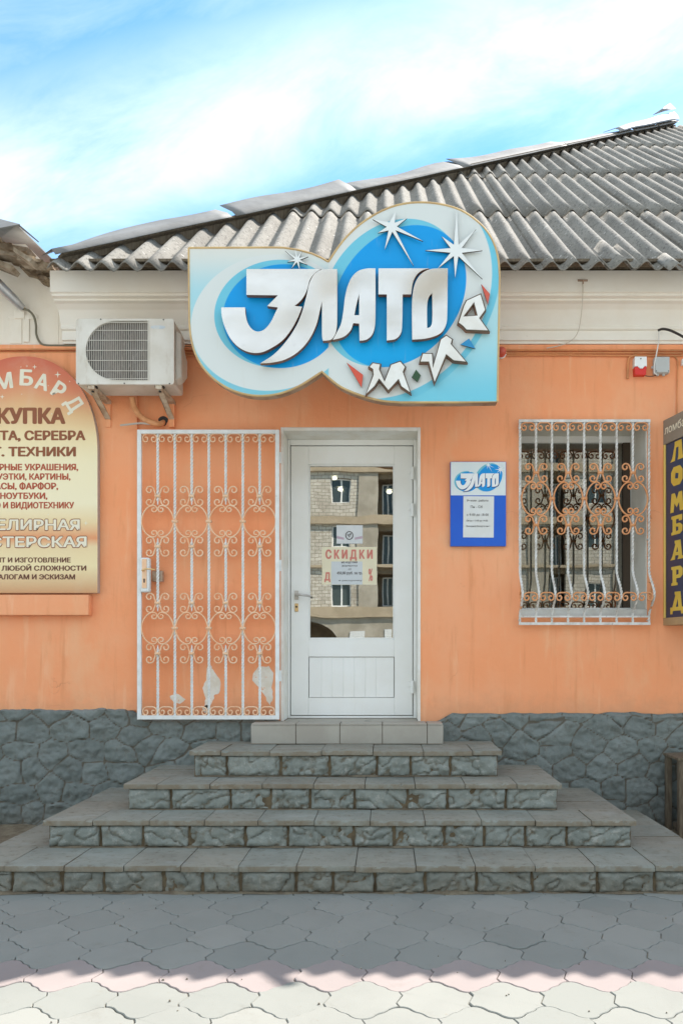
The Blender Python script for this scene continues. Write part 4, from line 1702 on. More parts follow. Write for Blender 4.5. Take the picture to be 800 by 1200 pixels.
def silver_material():
    t = NT('brushed_silver_letter')
    c = t.mix(t.ramp(t.noise(3, 4, 0.5, (1, 1, 2)), 0.35, 0.65), (0.76, 0.725, 0.66), (0.68, 0.64, 0.565))
    c = t.mix(t.math('MULTIPLY', t.ramp(t.noise(18, 8, 0.7, (3, 1, 1)), 0.60, 0.66), 0.22), c, (0.45, 0.40, 0.33))
    t.base(c)
    t.b.inputs['Metallic'].default_value = 0.92
    t.b.inputs['Roughness'].default_value = 0.26
    t.bump(t.noise(1.7, 1, 0.3), 1.0, 0.10)
    return t.m


M['silver'] = silver_material()
M['letter_side'] = mat('brown_letter_side', (0.30, 0.14, 0.085), (0.20, 0.10, 0.06), 8, 0.6)
Zl = [(322, 160), (668, 160), (640, 178), (616, 210), (606, 245), (592, 280), (572, 308), (545, 331), (580, 335), (560, 385), (530, 440), (490, 490), (440, 525),
      (390, 547), (340, 547), (290, 525), (250, 485), (222, 430), (208, 380), (205, 338), (316, 338), (318, 370), (328, 410), (350, 440), (375, 450), (405, 440),
      (435, 405), (455, 365), (468, 338), (418, 332), (468, 282), (322, 280)]
Ll = [(742, 160), (742, 400), (738, 445), (728, 472), (712, 488), (676, 493), (672, 470), (672, 310), (664, 345), (645, 420), (610, 490), (560, 545), (500, 580),
      (440, 594), (385, 598), (450, 555), (510, 490), (555, 420), (583, 350), (600, 285), (614, 225), (634, 187), (660, 167), (700, 160)]
Al = [(190, 340), (190, 545), (187, 597), (175, 633), (150, 655), (120, 660), (118, 584), (92, 582), (80, 614), (50, 642), (2, 656), (20, 622), (38, 585), (48, 530),
      (58, 455), (78, 392), (110, 354), (150, 341)]
Ah = [(118, 452), (118, 547), (97, 547), (104, 510)]
Tl = [(203, 340), (428, 340), (398, 348), (374, 366), (356, 400), (347, 455), (310, 455), (307, 603), (299, 632), (278, 652), (240, 659), (240, 455), (203, 455)]
Ol = [(509, 340), (506, 560), (500, 592), (482, 622), (450, 640), (405, 651), (352, 655), (351, 500), (356, 440), (369, 396), (395, 362), (430, 344), (470, 340)]
Oh = [(440, 448), (440, 575), (432, 598), (418, 604), (418, 503), (425, 468)]
LETTERS = [([Zl], Z1), ([Ll], Z1), ([Al, Ah], Z2), ([Tl], Z2), ([Ol, Oh], Z2)]


def soften(loop, k=6, lim=52):
    """round the shallow corners of a traced outline, keep the sharp ones"""
    P_ = [Vector(p) for p in loop]
    n = len(P_)
    tan = []
    for i in range(n):
        e1, e2 = P_[i] - P_[i - 1], P_[(i + 1) % n] - P_[i]
        tan.append(((e1 + e2) / 2) if e1.length > 1e-9 and e2.length > 1e-9 and e1.angle(e2) < R(lim) else None)
    out_ = []
    for i in range(n):
        a, b = P_[i], P_[(i + 1) % n]
        e = b - a
        ta, tb = tan[i], tan[(i + 1) % n]
        if ta is None and tb is None:
            out_.append(a)
            continue
        ta = e if ta is None else ta.normalized() * e.length
        tb = e if tb is None else tb.normalized() * e.length
        for j in range(k):
            t = j / k
            out_.append(a * (2 * t ** 3 - 3 * t * t + 1) + ta * (t ** 3 - 2 * t * t + t) + b * (-2 * t ** 3 + 3 * t * t) + tb * (t ** 3 - t * t))
    return out_


def raised(loops, fn, depth, y_front, name, mats, parent, bevel=0.0, smooth_pts=True, xf=None):
    out = []
    for lp in loops:
        pts = [Vector(fn(*p)) for p in lp]
        if xf:
            pts = [Vector(xf(p)) for p in pts]
        out.append(pts)
    me_ = plate(out, depth, bevel)
    me_.transform(Matrix.Translation((0, y_front + depth / 2, 0)))
    front_side(me_)
    return link_mesh(name, me_, parent, mats, smooth=25)


LD = 0.038
LETTERS = [([soften(l) for l in ls_], fn) for ls_, fn in LETTERS]
for loops, fn in LETTERS:
    raised(loops, fn, LD, SY - LD - 0.016, 'letter', [M['silver'], M['letter_side']], sign)
# the small tumbling letters
Ml = [[(178, 412), (212, 418), (207, 440), (230, 492), (258, 420), (300, 405), (322, 430), (312, 452), (345, 545), (303, 516), (292, 486), (247, 535), (206, 484), (187, 515), (148, 551), (180, 466), (178, 440), (162, 430)]]
Il = [[(398, 370), (441, 371), (444, 432), (478, 308), (503, 290), (530, 308), (524, 328), (592, 408), (535, 402), (503, 376), (451, 500), (425, 408), (387, 408)]]
Rl = [[(655, 107), (676, 178), (650, 214), (690, 270), (592, 266), (575, 248), (556, 234), (580, 160), (592, 136)], [(625, 146), (640, 202), (580, 206)]]
M['letter_white'] = mat('white_letter_face', (0.80, 0.80, 0.76), (0.72, 0.70, 0.64), 8, 0.5)
M['outline'] = mat('dark_outline', (0.07, 0.055, 0.04), (0.12, 0.08, 0.045), 10, 0.6)


def grow(loop, d):
    n = len(loop)
    ar = sum(loop[i][0] * loop[(i + 1) % n][1] - loop[(i + 1) % n][0] * loop[i][1] for i in range(n))
    sg = 1 if ar > 0 else -1
    out = []
    for i in range(n):
        a, b, c = Vector(loop[i - 1]), Vector(loop[i]), Vector(loop[(i + 1) % n])
        e1, e2 = (b - a).normalized(), (c - b).normalized()
        n1, n2 = Vector((e1.y, -e1.x)), Vector((e2.y, -e2.x))
        m_ = (n1 + n2)
        m_ = m_.normalized() if m_.length > 1e-4 else n1
        out.append(tuple(b + m_ * sg * d / max(0.45, m_.dot(n1))))
    return out


for lp in (Ml, Il, Rl):
    o_ = raised([grow(l, 3.6) if i == 0 else grow(l, -3.2) for i, l in enumerate(lp)], Z3, 0.035, SY - 0.040, 'letter', [M['outline'], M['letter_side']], sign)
    raised([grow(l, -2.0) if i == 0 else grow(l, 1.5) for i, l in enumerate(lp)], Z3, 0.006, SY - 0.0455, 'letter_face', [M['letter_white'], M['letter_white']], o_)
M['red_chip'] = mat('red_chip', (0.62, 0.09, 0.05), (0.55, 0.12, 0.08), 5, 0.5)
M['blue_chip'] = mat('blue_chip', (0.02, 0.24, 0.48), rough=0.5)
M['green_chip'] = mat('green_chip', (0.03, 0.08, 0.035), rough=0.5)
for lp, m in (([(62, 405), (135, 460), (128, 516)], 'red_chip'), ([(659, 56), (698, 100), (689, 147)], 'red_chip'), ([(567, 325), (605, 298), (633, 343)], 'blue_chip'), ([(370, 436), (391, 462), (377, 491), (351, 470)], 'green_chip')):
    raised([lp], Z3, 0.012, SY - 0.022, 'chip', [M[m], M['outline']], sign)


def star(c, tips, r, seed=0):
    tips = sorted(tips, key=lambda p: math.atan2(p[1] - c[1], p[0] - c[0]))
    out = []
    n = len(tips)
    for i in range(n):
        a1 = math.atan2(tips[i][1] - c[1], tips[i][0] - c[0])
        a2 = math.atan2(tips[(i + 1) % n][1] - c[1], tips[(i + 1) % n][0] - c[0])
        if a2 < a1:
            a2 += 2 * math.pi
        am = (a1 + a2) / 2
        out.append(tips[i])
        out.append((c[0] + r * math.cos(am), c[1] + r * math.sin(am)))
    return out


M['star'] = mat('pale_star_face', (0.74, 0.77, 0.75), rough=0.45)
STARS = [(star((548, 250), [(550, 66), (636, 154), (664, 250), (664, 376), (543, 372), (466, 331), (411, 250), (484, 188)], 27), Z2),
         (star((262, 145), [(279, 76), (329, 107), (401, 209), (359, 319), (231, 246), (201, 172), (177, 111)], 22), Z2),
         (star((555, 105), [(545, 56), (577, 64), (606, 91), (601, 129), (567, 156), (529, 146), (509, 116), (499, 64)], 12), Z1)]
for lp, fn in STARS:
    raised([lp], fn, 0.012, SY - 0.024, 'star', [M['star'], M['outline']], sign)
for px_, py_ in ((250, 330), (430, 330), (560, 330), (470, 440), (280, 430)):
    x, z = at(px_, py_, SY + 0.085)
    b = MB()
    b.box(x - 0.02, x + 0.02, SY + 0.086, -0.05 if z < 3.88 else -0.27, z - 0.02, z + 0.02)
    b.build('bracket', M['rust'], sign, smooth=0)

# ================================================================== SMALL PLAQUE
PY = -0.03
qx0, qz1 = at(527.5, 541, PY)
qx1, qz0 = at(592.5, 640, PY)
plq = thing('hours_plaque', 'small blue plaque with white logo panel and opening hours paper beside the door', 'plaque', ((qx0 + qx1) / 2, PY, qz0))
kp = F / (DIST + PY) / 0.191
# logo pixel = 261 + (px - 533.75) / .191 etc.
M['logo_small'] = logo_material('printed_logo_small', kp, 261 + (CXP - 533.75) / 0.191, kp, 320 + (CYP + EYE * F / (DIST + PY) - 555) / 0.191)
_, qm = at(0, 580.5, PY)
b = MB()
b.box(qx0, qx1, PY, -0.001, qz0, qz1)
b.build('board', mat('royal_blue_panel', (0.012, 0.10, 0.55), (0.012, 0.115, 0.58), 3, 0.4), plq, bevel=0.002)
b = MB()
b.box(qx0 + 0.003, qx1 - 0.003, PY - 0.0016, PY - 0.0002, qm, qz1 - 0.003)
lp_ = b.build('logo_panel', mat('white_print', (0.72, 0.77, 0.76), (0.66, 0.74, 0.75), 6, 0.45), plq, smooth=0)
tosm = lambda p: (533.75 + (p[0] - 261) * 0.191, 555 + (p[1] - 320) * 0.191)


def small(fnb):
    """the big sign's zoom frames, brought down to the plaque"""
    def f(x, z):
        if fnb is Z1:
            p = (210 + x / 4.0, 280 + z / 4.0)
        elif fnb is Z2:
            p = (390 + x / 3.81, 230 + z / 3.81)
        else:
            p = (390 + x / 3.81, 320 + z / 3.81)
        q = tosm(p)
        return at(q[0], q[1], PY)
    return f


def ring_pts(cx, cy, a, b, ang, n=40):
    out = []
    for i in range(n):
        t = 2 * math.pi * i / n
        ex, ey = a * math.cos(t), b * math.sin(t)
        out.append((cx + ex * math.cos(ang) + ey * math.sin(ang), cy - ex * math.sin(ang) + ey * math.cos(ang)))
    return out


for k, (cx, cy, a, b_, ang, fn, m) in enumerate(((462, 350, 298, 252, 0.12, Z1, 'mid'), (482, 362, 278, 243, 0.12, Z1, 'blue'), (262, 430, 357, 280, R(52), Z2, 'mid'), (296, 446, 345, 266, R(52), Z2, 'blue'))):
    if m == 'mid' and 'mid' not in M:
        M['mid'] = mat('cyan_print', (0.15, 0.50, 0.62), rough=0.45)
        M['blue'] = mat('blue_print', (0.0, 0.28, 0.70), rough=0.45)
    f = small(fn)
    pts = ring_pts(cx, cy, a, b_, ang)
    raised([pts], f, 0.0003, PY - 0.0019 - 0.0004 * k, 'logo_disc', [M[m], M[m]], lp_)
M['white_print'] = mat('white_letter_print', (0.80, 0.82, 0.82), rough=0.45)
M['navy_print'] = mat('navy_shadow_print', (0.03, 0.06, 0.18), rough=0.45)
for loops, fn in LETTERS:
    f = small(fn)
    raised([grow(l, 9) if i == 0 else grow(l, -6) for i, l in enumerate(loops)], lambda x, z, f=f: f(x + 8, z + 10), 0.0003, PY - 0.0038, 'letter_shadow', [M['navy_print'], M['navy_print']], lp_)
    raised(loops, f, 0.0004, PY - 0.0043, 'letter', [M['white_print'], M['white_print']], lp_)
for lp, fn in STARS:
    raised([lp], small(fn), 0.0003, PY - 0.0041, 'star', [M['white_print'], M['white_print']], lp_)
nx0, nz1 = at(542.5, 581.5, PY - 0.004)
nx1, nz0 = at(578.3, 629.8, PY - 0.004)
b = MB()
b.box(nx0, nx1, PY - 0.0025, PY - 0.0005, nz0, nz1, rot=Matrix.Rotation(0.008, 3, 'Y'))
nt_ = b.build('hours_paper', mat('white_paper', (0.72, 0.74, 0.73), (0.68, 0.69, 0.66), 8, 0.8), plq, smooth=0)
M['ink'] = mat('grey_ink', (0.10, 0.09, 0.085), rough=0.8)
for body, a, b_, py_, hgt in (('Режим  работы', 547, 572, 586.5, 2.4), ('Пн - Сб', 551, 565, 593.8, 2.9), ('с 9-00 до 18-00', 546.5, 572, 603, 2.8), ('Обед с 13-00 до 14-00', 546, 571, 610, 2.0), ('Выходной Воскресенье', 546, 573.5, 616.5, 2.0)):
    x0, z0 = at(a, py_ + hgt / 2, PY - 0.004)
    x1, z1 = at(b_, py_ - hgt / 2, PY - 0.004)
    lettering(body, x0, x1, z0, z1, PY - 0.0026, M['ink'], nt_, 0.004)

# ================================================================== ARCHED PAWN SIGN (left)
AY = -0.075
arch = thing('arched_sign', 'arched orange and cream shop sign with brown and red lettering at the left edge', 'sign', (at(28, 695, AY)[0], AY, at(0, 695, AY)[1]))


def print_material():
    t = NT('sunset_print')
    sp = t.n('ShaderNodeSeparateXYZ')
    t.link(t.P(), sp.inputs[0])
    s2 = F / (DIST + AY)
    py = t.math('ADD', t.math('MULTIPLY', sp.outputs[2], -s2), CYP + EYE * s2)
    px = t.math('ADD', t.math('MULTIPLY', sp.outputs[0], s2), CXP)
    # the top colour follows the arch
    rad = t.math('MULTIPLY', t.math('ABSOLUTE', t.math('SUBTRACT', px, 28.0)), 0.30)
    v = t.math('DIVIDE', t.math('SUBTRACT', t.math('SUBTRACT', py, t.math('MULTIPLY', rad, t.ramp(py, 540, 430))), 415.0), 282.0)
    cr2 = t.n('ShaderNodeValToRGB')
    e = cr2.color_ramp.elements
    stops = [(0.0, (0.60, 0.13, 0.06)), (0.10, (0.68, 0.22, 0.10)), (0.22, (0.74, 0.46, 0.22)), (0.33, (0.82, 0.66, 0.37)), (0.45, (0.86, 0.76, 0.49)), (0.62, (0.86, 0.77, 0.52)),
             (0.70, (0.80, 0.62, 0.34)), (0.765, (0.74, 0.29, 0.12)), (0.80, (0.80, 0.62, 0.35)), (0.88, (0.84, 0.70, 0.40)), (1.0, (0.58, 0.28, 0.12))]
    e[0].position, e[0].color = stops[0][0], (*stops[0][1], 1)
    e[1].position, e[1].color = stops[-1][0], (*stops[-1][1], 1)
    for p, c in stops[1:-1]:
        q = e.new(p)
        q.color = (*c, 1)
    t.link(v, cr2.inputs[0])
    c = t.mix(t.math('MULTIPLY', t.ramp(t.noise(5, 5, 0.6), 0.5, 0.8), 0.15), cr2.outputs[0], (0.75, 0.68, 0.5))
    t.base(c)
    t.b.inputs['Roughness'].default_value = 0.5
    return t.m


top = []
for i in range(49):
    a = math.pi * i / 48
    ca, sa = math.cos(a), math.sin(a)
    e = 2 / 2.15
    top.append((28 + 86.5 * math.copysign(abs(ca) ** e, ca), 531 - 113.5 * abs(sa) ** e))
out = [at(114.5, 694.8, AY)] + [at(x, y, AY) for x, y in top] + [at(-58.5, 694.8, AY)]
me = plate([out], 0.05)
me.transform(Matrix.Translation((0, AY + 0.025, 0)))
front_side(me)
link_mesh('board', me, arch, [print_material(), mat('grey_sign_edge', (0.50, 0.50, 0.50), rough=0.4, metal=0.4)], smooth=30)
M['brown_ink'] = mat('brown_print', (0.27, 0.085, 0.03), rough=0.5)
M['red_ink'] = mat('red_brown_print', (0.44, 0.085, 0.035), rough=0.5)
M['dark_ink'] = mat('dark_brown_print', (0.15, 0.055, 0.03), rough=0.5)
M['cream_ink'] = mat('cream_print', (0.80, 0.74, 0.58), rough=0.5)


def line(body, a, b_, top_, bot, m, off, parent=arch, y=AY, dz=0.0):
    x0, z0 = at(a, bot, y)
    x1, z1 = at(b_, top_, y)
    return lettering(body, x0, x1, z0, z1, y - dz, m, parent, off)


line('СКУПКА', -21.5, 77.2, 478.5, 496, M['brown_ink'], 0.032)
line('ЗОЛОТА, СЕРЕБРА', -45, 100.5, 505, 515.5, M['brown_ink'], 0.028)
line('БЫТ. ТЕХНИКИ', -33, 89.3, 524, 534.5, M['brown_ink'], 0.028)
line('ЮВЕЛИРНЫЕ УКРАШЕНИЯ,', -36.5, 92, 543.8, 551, M['red_ink'], 0.024)
line('СТАТУЭТКИ, КАРТИНЫ,', -27.5, 83, 555, 562, M['red_ink'], 0.024)
line('ЧАСЫ, ФАРФОР,', -12.5, 68.6, 566, 573.2, M['red_ink'], 0.024)
line('НОУТБУКИ,', 0.5, 56, 577.5, 584.5, M['red_ink'], 0.024)
line('АУДИО И ВИДИОТЕХНИКУ', -31, 87.2, 588.5, 595.6, M['red_ink'], 0.024)
for body, a, b_, t0, b0 in (('ЮВЕЛИРНАЯ', -38, 94, 609, 621), ('МАСТЕРСКАЯ', -46, 102, 629, 641)):
    line(body, a - 0.6, b_ + 0.6, t0 - 0.6, b0 + 0.6, M['brown_ink'], 0.034)
    line(body, a, b_, t0, b0, M['cream_ink'], 0.016, dz=0.0008)
line('РЕМОНТ И ИЗГОТОВЛЕНИЕ', -27, 83.2, 653.5, 659, M['dark_ink'], 0.022)
line('ИЗДЕЛИЙ ЛЮБОЙ СЛОЖНОСТИ', -45.5, 101.5, 663, 668.6, M['dark_ink'], 0.022)
line('ПО КАТАЛОГАМ И ЭСКИЗАМ', -33, 88.4, 673.2, 678.8, M['dark_ink'], 0.022)
# arched heading
for ch, px_, py_, rot_, w_px, h_px in (('Л', -38, 467, 42, 17, 19), ('О', -20, 454, 27, 17, 19), ('М', 5, 446.5, 8, 20, 18), ('Б', 31.5, 442.5, -3, 16, 18), ('А', 50, 447.5, -15, 16, 18), ('Р', 69.5, 457, -33, 14, 18), ('Д', 87.5, 473, -57, 16, 18)):
    cx, cz = at(px_, py_, AY)
    wv, hv = w_px / s_, h_px / s_
    ro_ = Matrix.Rotation(R(rot_), 2)

    def xf(p, cx=cx, cz=cz, ro_=ro_):
        q = ro_ @ Vector((p.x, p.z))
        return Vector((cx + q.x, p.y, cz + q.y))
    lettering(ch, -wv / 2, wv / 2, -hv / 2, hv / 2, AY, M['cream_ink'], arch, 0.022, xf=xf)
for px_, py_, r_ in ((68, 439, 4), (41, 430, 3), (32, 429, 1.5), (101, 613, 3), (82, 447, 1.2), (3, 465, 3), (61, 485, 1.2), (26, 462, 1), (57, 452, 1), (57, 603, 1.5), (25, 430, 1)):
    lp = star((px_, py_), [(px_ + r_, py_), (px_ - r_, py_), (px_, py_ + r_), (px_, py_ - r_)], r_ * 0.25)
    raised([lp], lambda x, z: at(x, z, AY), 0.0003, AY - 0.001, 'sparkle', [M['cream_ink'], M['cream_ink']], arch)

# ================================================================== COLUMN SIGN (right)
ls_ = thing('column_sign', 'dark navy column-shaped sign with yellow upright letters at the right edge', 'sign', (2.36, -0.2, at(0, 733, -0.1)[1]))
LA, LB = Vector((2.103, -0.004)), Vector((2.185, -0.36))
plan = [LA, LB] + [Vector((2.40 - 0.215 * math.cos(t), -0.36 - 0.13 * math.sin(t))) for t in [math.pi * i / 10 for i in range(1, 10)]] + [Vector((2.615, -0.36)), Vector((2.697, -0.004))]
zt_l = EYE + (CYP - 522) * (DIST) / F
zb_l = EYE + (CYP - 724) * DIST / F


def plan_prism(pl_, z0, z1, mb_):
    n = len(pl_)
    vs = [(p.x, p.y, z0) for p in pl_] + [(p.x, p.y, z1) for p in pl_]
    mb_.add(vs, [tuple(range(n)), tuple(range(2 * n - 1, n - 1, -1))] + [(i, (i + 1) % n, n + (i + 1) % n, n + i) for i in range(n)])
    return mb_


plan_prism(plan, zb_l, zt_l, MB()).build('panel', mat('navy_film', (0.055, 0.05, 0.085), (0.035, 0.06, 0.12), 3, 0.35), ls_, smooth=30)
cen = Vector((2.40, -0.15))
big = [cen + (p - cen) * 1.035 for p in plan]
for p in big:
    p.y = min(p.y, -0.002)
plan_prism(big, zb_l - 0.058, zb_l - 0.002, MB()).build('base', mat('tan_base_board', (0.50, 0.33, 0.17), (0.40, 0.26, 0.13), 6, 0.7), ls_, smooth=30)
cap = plan_prism(big, zt_l + 0.002, zt_l + 0.185, MB()).build('cap', mat('taupe_cap', (0.30, 0.25, 0.19), (0.26, 0.22, 0.17), 4, 0.6), ls_, smooth=30)
b = MB()
b.tube([(LA.x - 0.002, -0.012, zb_l), (LA.x - 0.002, -0.012, zt_l)], 0.012, 6)
b.build('edge_strip', mat('yellow_edge', (0.66, 0.45, 0.10), rough=0.5), ls_)
M['yellow_ink'] = mat('yellow_print', (0.72, 0.50, 0.08), (0.66, 0.43, 0.06), 6, 0.45)
dirv = (LB - LA)
flen = dirv.length
dirn = dirv / flen
nrm_ = Vector((dirn.y, -dirn.x))     # towards the left of the picture
if nrm_.x > 0:
    nrm_ = -nrm_


def on_face(p):
    """x along the slanting face, y kept as height above it"""
    q = LA + dirn * p.x + nrm_ * (-p.y)
    return Vector((q.x, q.y, p.z))


# slab letters: strokes on a 10 x 14 grid  (serifed, with holes)
def fat(ch):
    if ch == 'Л':
        return [[(0, 0), (3.6, 0), (4.6, 9.5), (6.4, 9.5), (6.2, 2.6), (5.6, 0), (10, 0), (9.4, 2.6), (8.6, 14), (3.4, 14), (3.4, 11.6), (1.6, 2.6)]]
    if ch == 'О':
        return [[(2.6, 0), (7.4, 0), (9.4, 3.5), (9.4, 10.5), (7.4, 14), (2.6, 14), (0.6, 10.5), (0.6, 3.5)], [(3.6, 5.4), (6.0, 4.6), (6.4, 8.4), (4.0, 9.4)]]
    if ch == 'М':
        return [[(0, 0), (2.6, 0), (3.2, 6.5), (5, 3), (6.8, 6.5), (7.4, 0), (10, 0), (9, 14), (6.6, 14), (5, 9), (3.4, 14), (1, 14)]]
    if ch == 'Б':
        return [[(0.8, 0), (7.4, 0), (9.2, 2), (9.2, 6), (7.4, 8), (4.4, 8), (4.4, 11.2), (6.6, 11.2), (6.6, 9.6), (9, 9.6), (9, 14), (0.8, 14), (0.8, 12), (1.8, 11.4), (1.8, 2.4), (0.8, 1.8)], [(4.4, 2.4), (4.4, 5.8), (6.2, 5.4), (6.2, 2.8)]]
    if ch == 'А':
        return [[(0, 0), (3.6, 0), (3.9, 3), (6.2, 3), (6.3, 1.8), (5.6, 0), (10, 0), (10, 1.8), (9, 2.2), (7.8, 14), (3.4, 14), (3.4, 12.2), (4, 11.6), (1.6, 2.6)], [(4.4, 5.4), (6.0, 5.4), (5.6, 9.4)]]
    if ch == 'Р':
        return [[(0.8, 0), (5.6, 0), (5.6, 1.8), (4.6, 2.2), (4.6, 5.2), (7.6, 5.2), (9.4, 7.2), (9.4, 12), (7.6, 14), (0.8, 14), (0.8, 12), (1.8, 11.4), (1.8, 2.2), (0.8, 1.8)], [(4.6, 7.6), (4.6, 11.6), (6.4, 11.2), (6.4, 8)]]
    return [[(0, -2.4), (1.6, -2.4), (2, 0), (8, 0), (8.4, -2.4), (10, -2.4), (10, 2.6), (8.8, 2.6), (7.8, 14), (3.4, 14), (3.4, 12.2), (4, 11.6), (1.6, 2.6), (0, 2.6)], [(4.2, 2.8), (6.2, 2.8), (5.8, 9)]]


for ch, py_ in zip('ЛОМБАРД', (526.5, 556, 587, 614, 643.5, 674, 704)):
    z = EYE + (CYP - py_) * (DIST - 0.19) / F
    h_ = 0.140
    loops = [[(flen * 0.20 + flen * 0.44 * q[0] / 10, z + (q[1] - 7) / 14 * h_) for q in lp] for lp in fat(ch)]
    me = plate([[Vector(p) for p in lp] for lp in loops], 0.0015)
    for v in me.vertices:
        v.co = on_face(Vector((v.co.x, v.co.y - 0.0012, v.co.z)))
    link_mesh('letter', me, ls_, M['yellow_ink'], smooth=0)
b1 = cen + (LA - cen) * 1.035
lettering('ломбард', flen * 0.06, flen * 1.0, zt_l + 0.075, zt_l + 0.135, -0.0005, M['cream_ink'], cap, 0.012,
          xf=lambda p: (lambda q: Vector((b1.x + (q.x - LA.x) * 1.035 - 0.001, b1.y + (q.y - LA.y) * 1.035 - 0.0, q.z)))(on_face(p)))

# ================================================================== AIR CONDITIONER
CY = -0.37
ux0, uz1 = at(89.3, 373.5, CY)
ux1, uz0 = at(204, 450.5, CY)
ac = thing('air_conditioner', 'white outdoor air conditioner unit on wall brackets left of the big sign', 'air conditioner', ((ux0 + ux1) / 2, CY, uz0))
M['ac_white'] = mat('yellowed_white_enamel', (0.68, 0.65, 0.58), (0.60, 0.56, 0.48), 5, 0.5,
                    stains=(((0.40, 0.32, 0.22), 12, 0.54, 0.76, 0.55, (1, 1, 0.35)), ((0.30, 0.18, 0.09), 40, 0.68, 0.74, 0.6, (1, 1, 0.5))))
A8 = lambda x, z: at(80 + x / 5.333, 360 + z / 5.333, CY)
D = []
for i in range(21):
    a = math.pi / 2 + math.pi * i / 20
    D.append(A8(300 + 192 * math.cos(a), 271 - 187 * math.sin(a)))
D = D + [A8(501, 458), A8(501, 84)]
D = [Vector(p) for p in D]


def rrect(x0, x1, z0, z1, r, n=5):
    pts = []
    for cx, cz, a0 in ((x1 - r, z1 - r, 0), (x0 + r, z1 - r, 90), (x0 + r, z0 + r, 180), (x1 - r, z0 + r, 270)):
        for i in range(n + 1):
            a = R(a0 + 90 * i / n)
            pts.append(Vector((cx + r * math.cos(a), cz + r * math.sin(a))))
    return pts


me = plate([rrect(ux0, ux1, uz0, uz1, 0.018), D], 0.030)
me.transform(Matrix.Translation((0, CY + 0.015, 0)))
acf = link_mesh('front_panel', me, ac, M['ac_white'], smooth=30)
b = MB()
b.box(ux0 + 0.003, ux1 - 0.003, CY + 0.0305, -0.11, uz0 + 0.003, uz1 - 0.003)
b.build('casing', M['ac_white'], ac, bevel=0.015)


def fin_material():
    t = NT('condenser_fins')
    sp = t.n('ShaderNodeSeparateXYZ')
    t.link(t.P(), sp.inputs[0])
    f = t.math('FRACT', t.math('DIVIDE', sp.outputs[0], 0.0125))
    c = t.mix(t.ramp(t.math('ABSOLUTE', t.math('SUBTRACT', f, 0.5)), 0.10, 0.32), (0.045, 0.036, 0.03), (0.19, 0.165, 0.14))
    c = t.mix(t.math('MULTIPLY', t.ramp(t.noise(40, 4, 0.6, (3, 1, 0.5)), 0.5, 0.7), 0.5), c, (0.35, 0.31, 0.27))
    t.base(c)
    t.b.inputs['Roughness'].default_value = 0.7
    return t.m


b = MB()
b.prism([tuple(p) for p in D], CY + 0.026, CY + 0.0302)
b.build('fins', fin_material(), ac, smooth=0)
gb = MB()
ccx, ccz = A8(300, 271)
dr = 187 / 5.333 / (F / (DIST + CY))
for i in range(33):
    x = A8(122 + i * 11.6, 0)[0]
    dxx = max(0, ccx - x)
    if dxx >= dr * 1.02:
        continue
    hh = dr * math.sqrt(max(0, 1 - (dxx / (dr * 1.027)) ** 2))
    gb.tube([(x, CY + 0.004, ccz - hh), (x, CY + 0.004, ccz + hh)], 0.0016, 5)
for q in (97, 145, 207, 270, 333, 398, 447):
    z = A8(0, q)[1]
    dz = abs(z - ccz)
    xx = ccx - dr * 1.027 * math.sqrt(max(0, 1 - (dz / dr) ** 2))
    gb.tube([(xx, CY - 0.001, z), (A8(500, 0)[0], CY - 0.001, z)], 0.0024, 5)
gb.tube([(p.x, CY + 0.001, p.y) for p in D + [D[0]]], 0.0042, 6)
gb.build('guard', M['ac_white'], ac)
for q in ((352, 476), (66, 478), (634, 478), (596, 78), (205, 76)):
    sx_, sz_ = A8(*q)
    b = MB()
    b.tube([(sx_, CY - 0.003, sz_), (sx_, CY + 0.001, sz_)], 0.0048, 8)
    b.build('screw', M['black'], acf)
x2 = A8(506, 0)[0]
b = MB()
b.box(x2, x2 + 0.004, CY - 0.0025, CY + 0.002, uz0 + 0.03, uz1 - 0.015)
b.build('seam', M['ac_white'], acf, smooth=0)
lx_, lz_ = A8(562, 125)
b = MB()
b.prism([(lx_ + 0.052 * math.cos(a), lz_ + 0.013 * math.sin(a)) for a in [2 * math.pi * i / 24 for i in range(24)]], CY - 0.0012, CY - 0.0003)
b.build('worn_emblem', mat('faded_blue_emblem', (0.48, 0.54, 0.58), (0.63, 0.62, 0.57), 26, 0.5), acf, smooth=0)
# valve cover bulging from the right side
vc = MB()
prof_ = [(CY + 0.05, uz1 - 0.05), (CY + 0.10, uz1 - 0.10), (CY + 0.20, uz1 - 0.17), (CY + 0.235, uz1 - 0.24), (CY + 0.235, uz0 + 0.10), (CY + 0.12, uz0 + 0.03), (CY + 0.05, uz0 + 0.05)]
n = len(prof_)
vc.add([(ux1 - 0.004, y, z) for y, z in prof_] + [(ux1 + 0.035, y + (0.02 if y < CY + 0.15 else -0.0), z + (-0.03 if z > (uz0 + uz1) / 2 else 0.03)) for y, z in prof_],
       [tuple(range(n)), tuple(range(2 * n - 1, n - 1, -1))] + [(i, (i + 1) % n, n + (i + 1) % n, n + i) for i in range(n)])
vc.build('valve_cover', M['ac_white'], ac, bevel=0.008)
hd_ = MB()
hd_.tube(crom([(ux1, CY + 0.10, uz1 - 0.06), (ux1 + 0.02, CY + 0.13, uz1 - 0.075), (ux1 + 0.022, CY + 0.17, uz1 - 0.11), (ux1 + 0.004, CY + 0.2, uz1 - 0.14)], 4), 0.011, 8)
hd_.build('handle', M['ac_white'], ac)
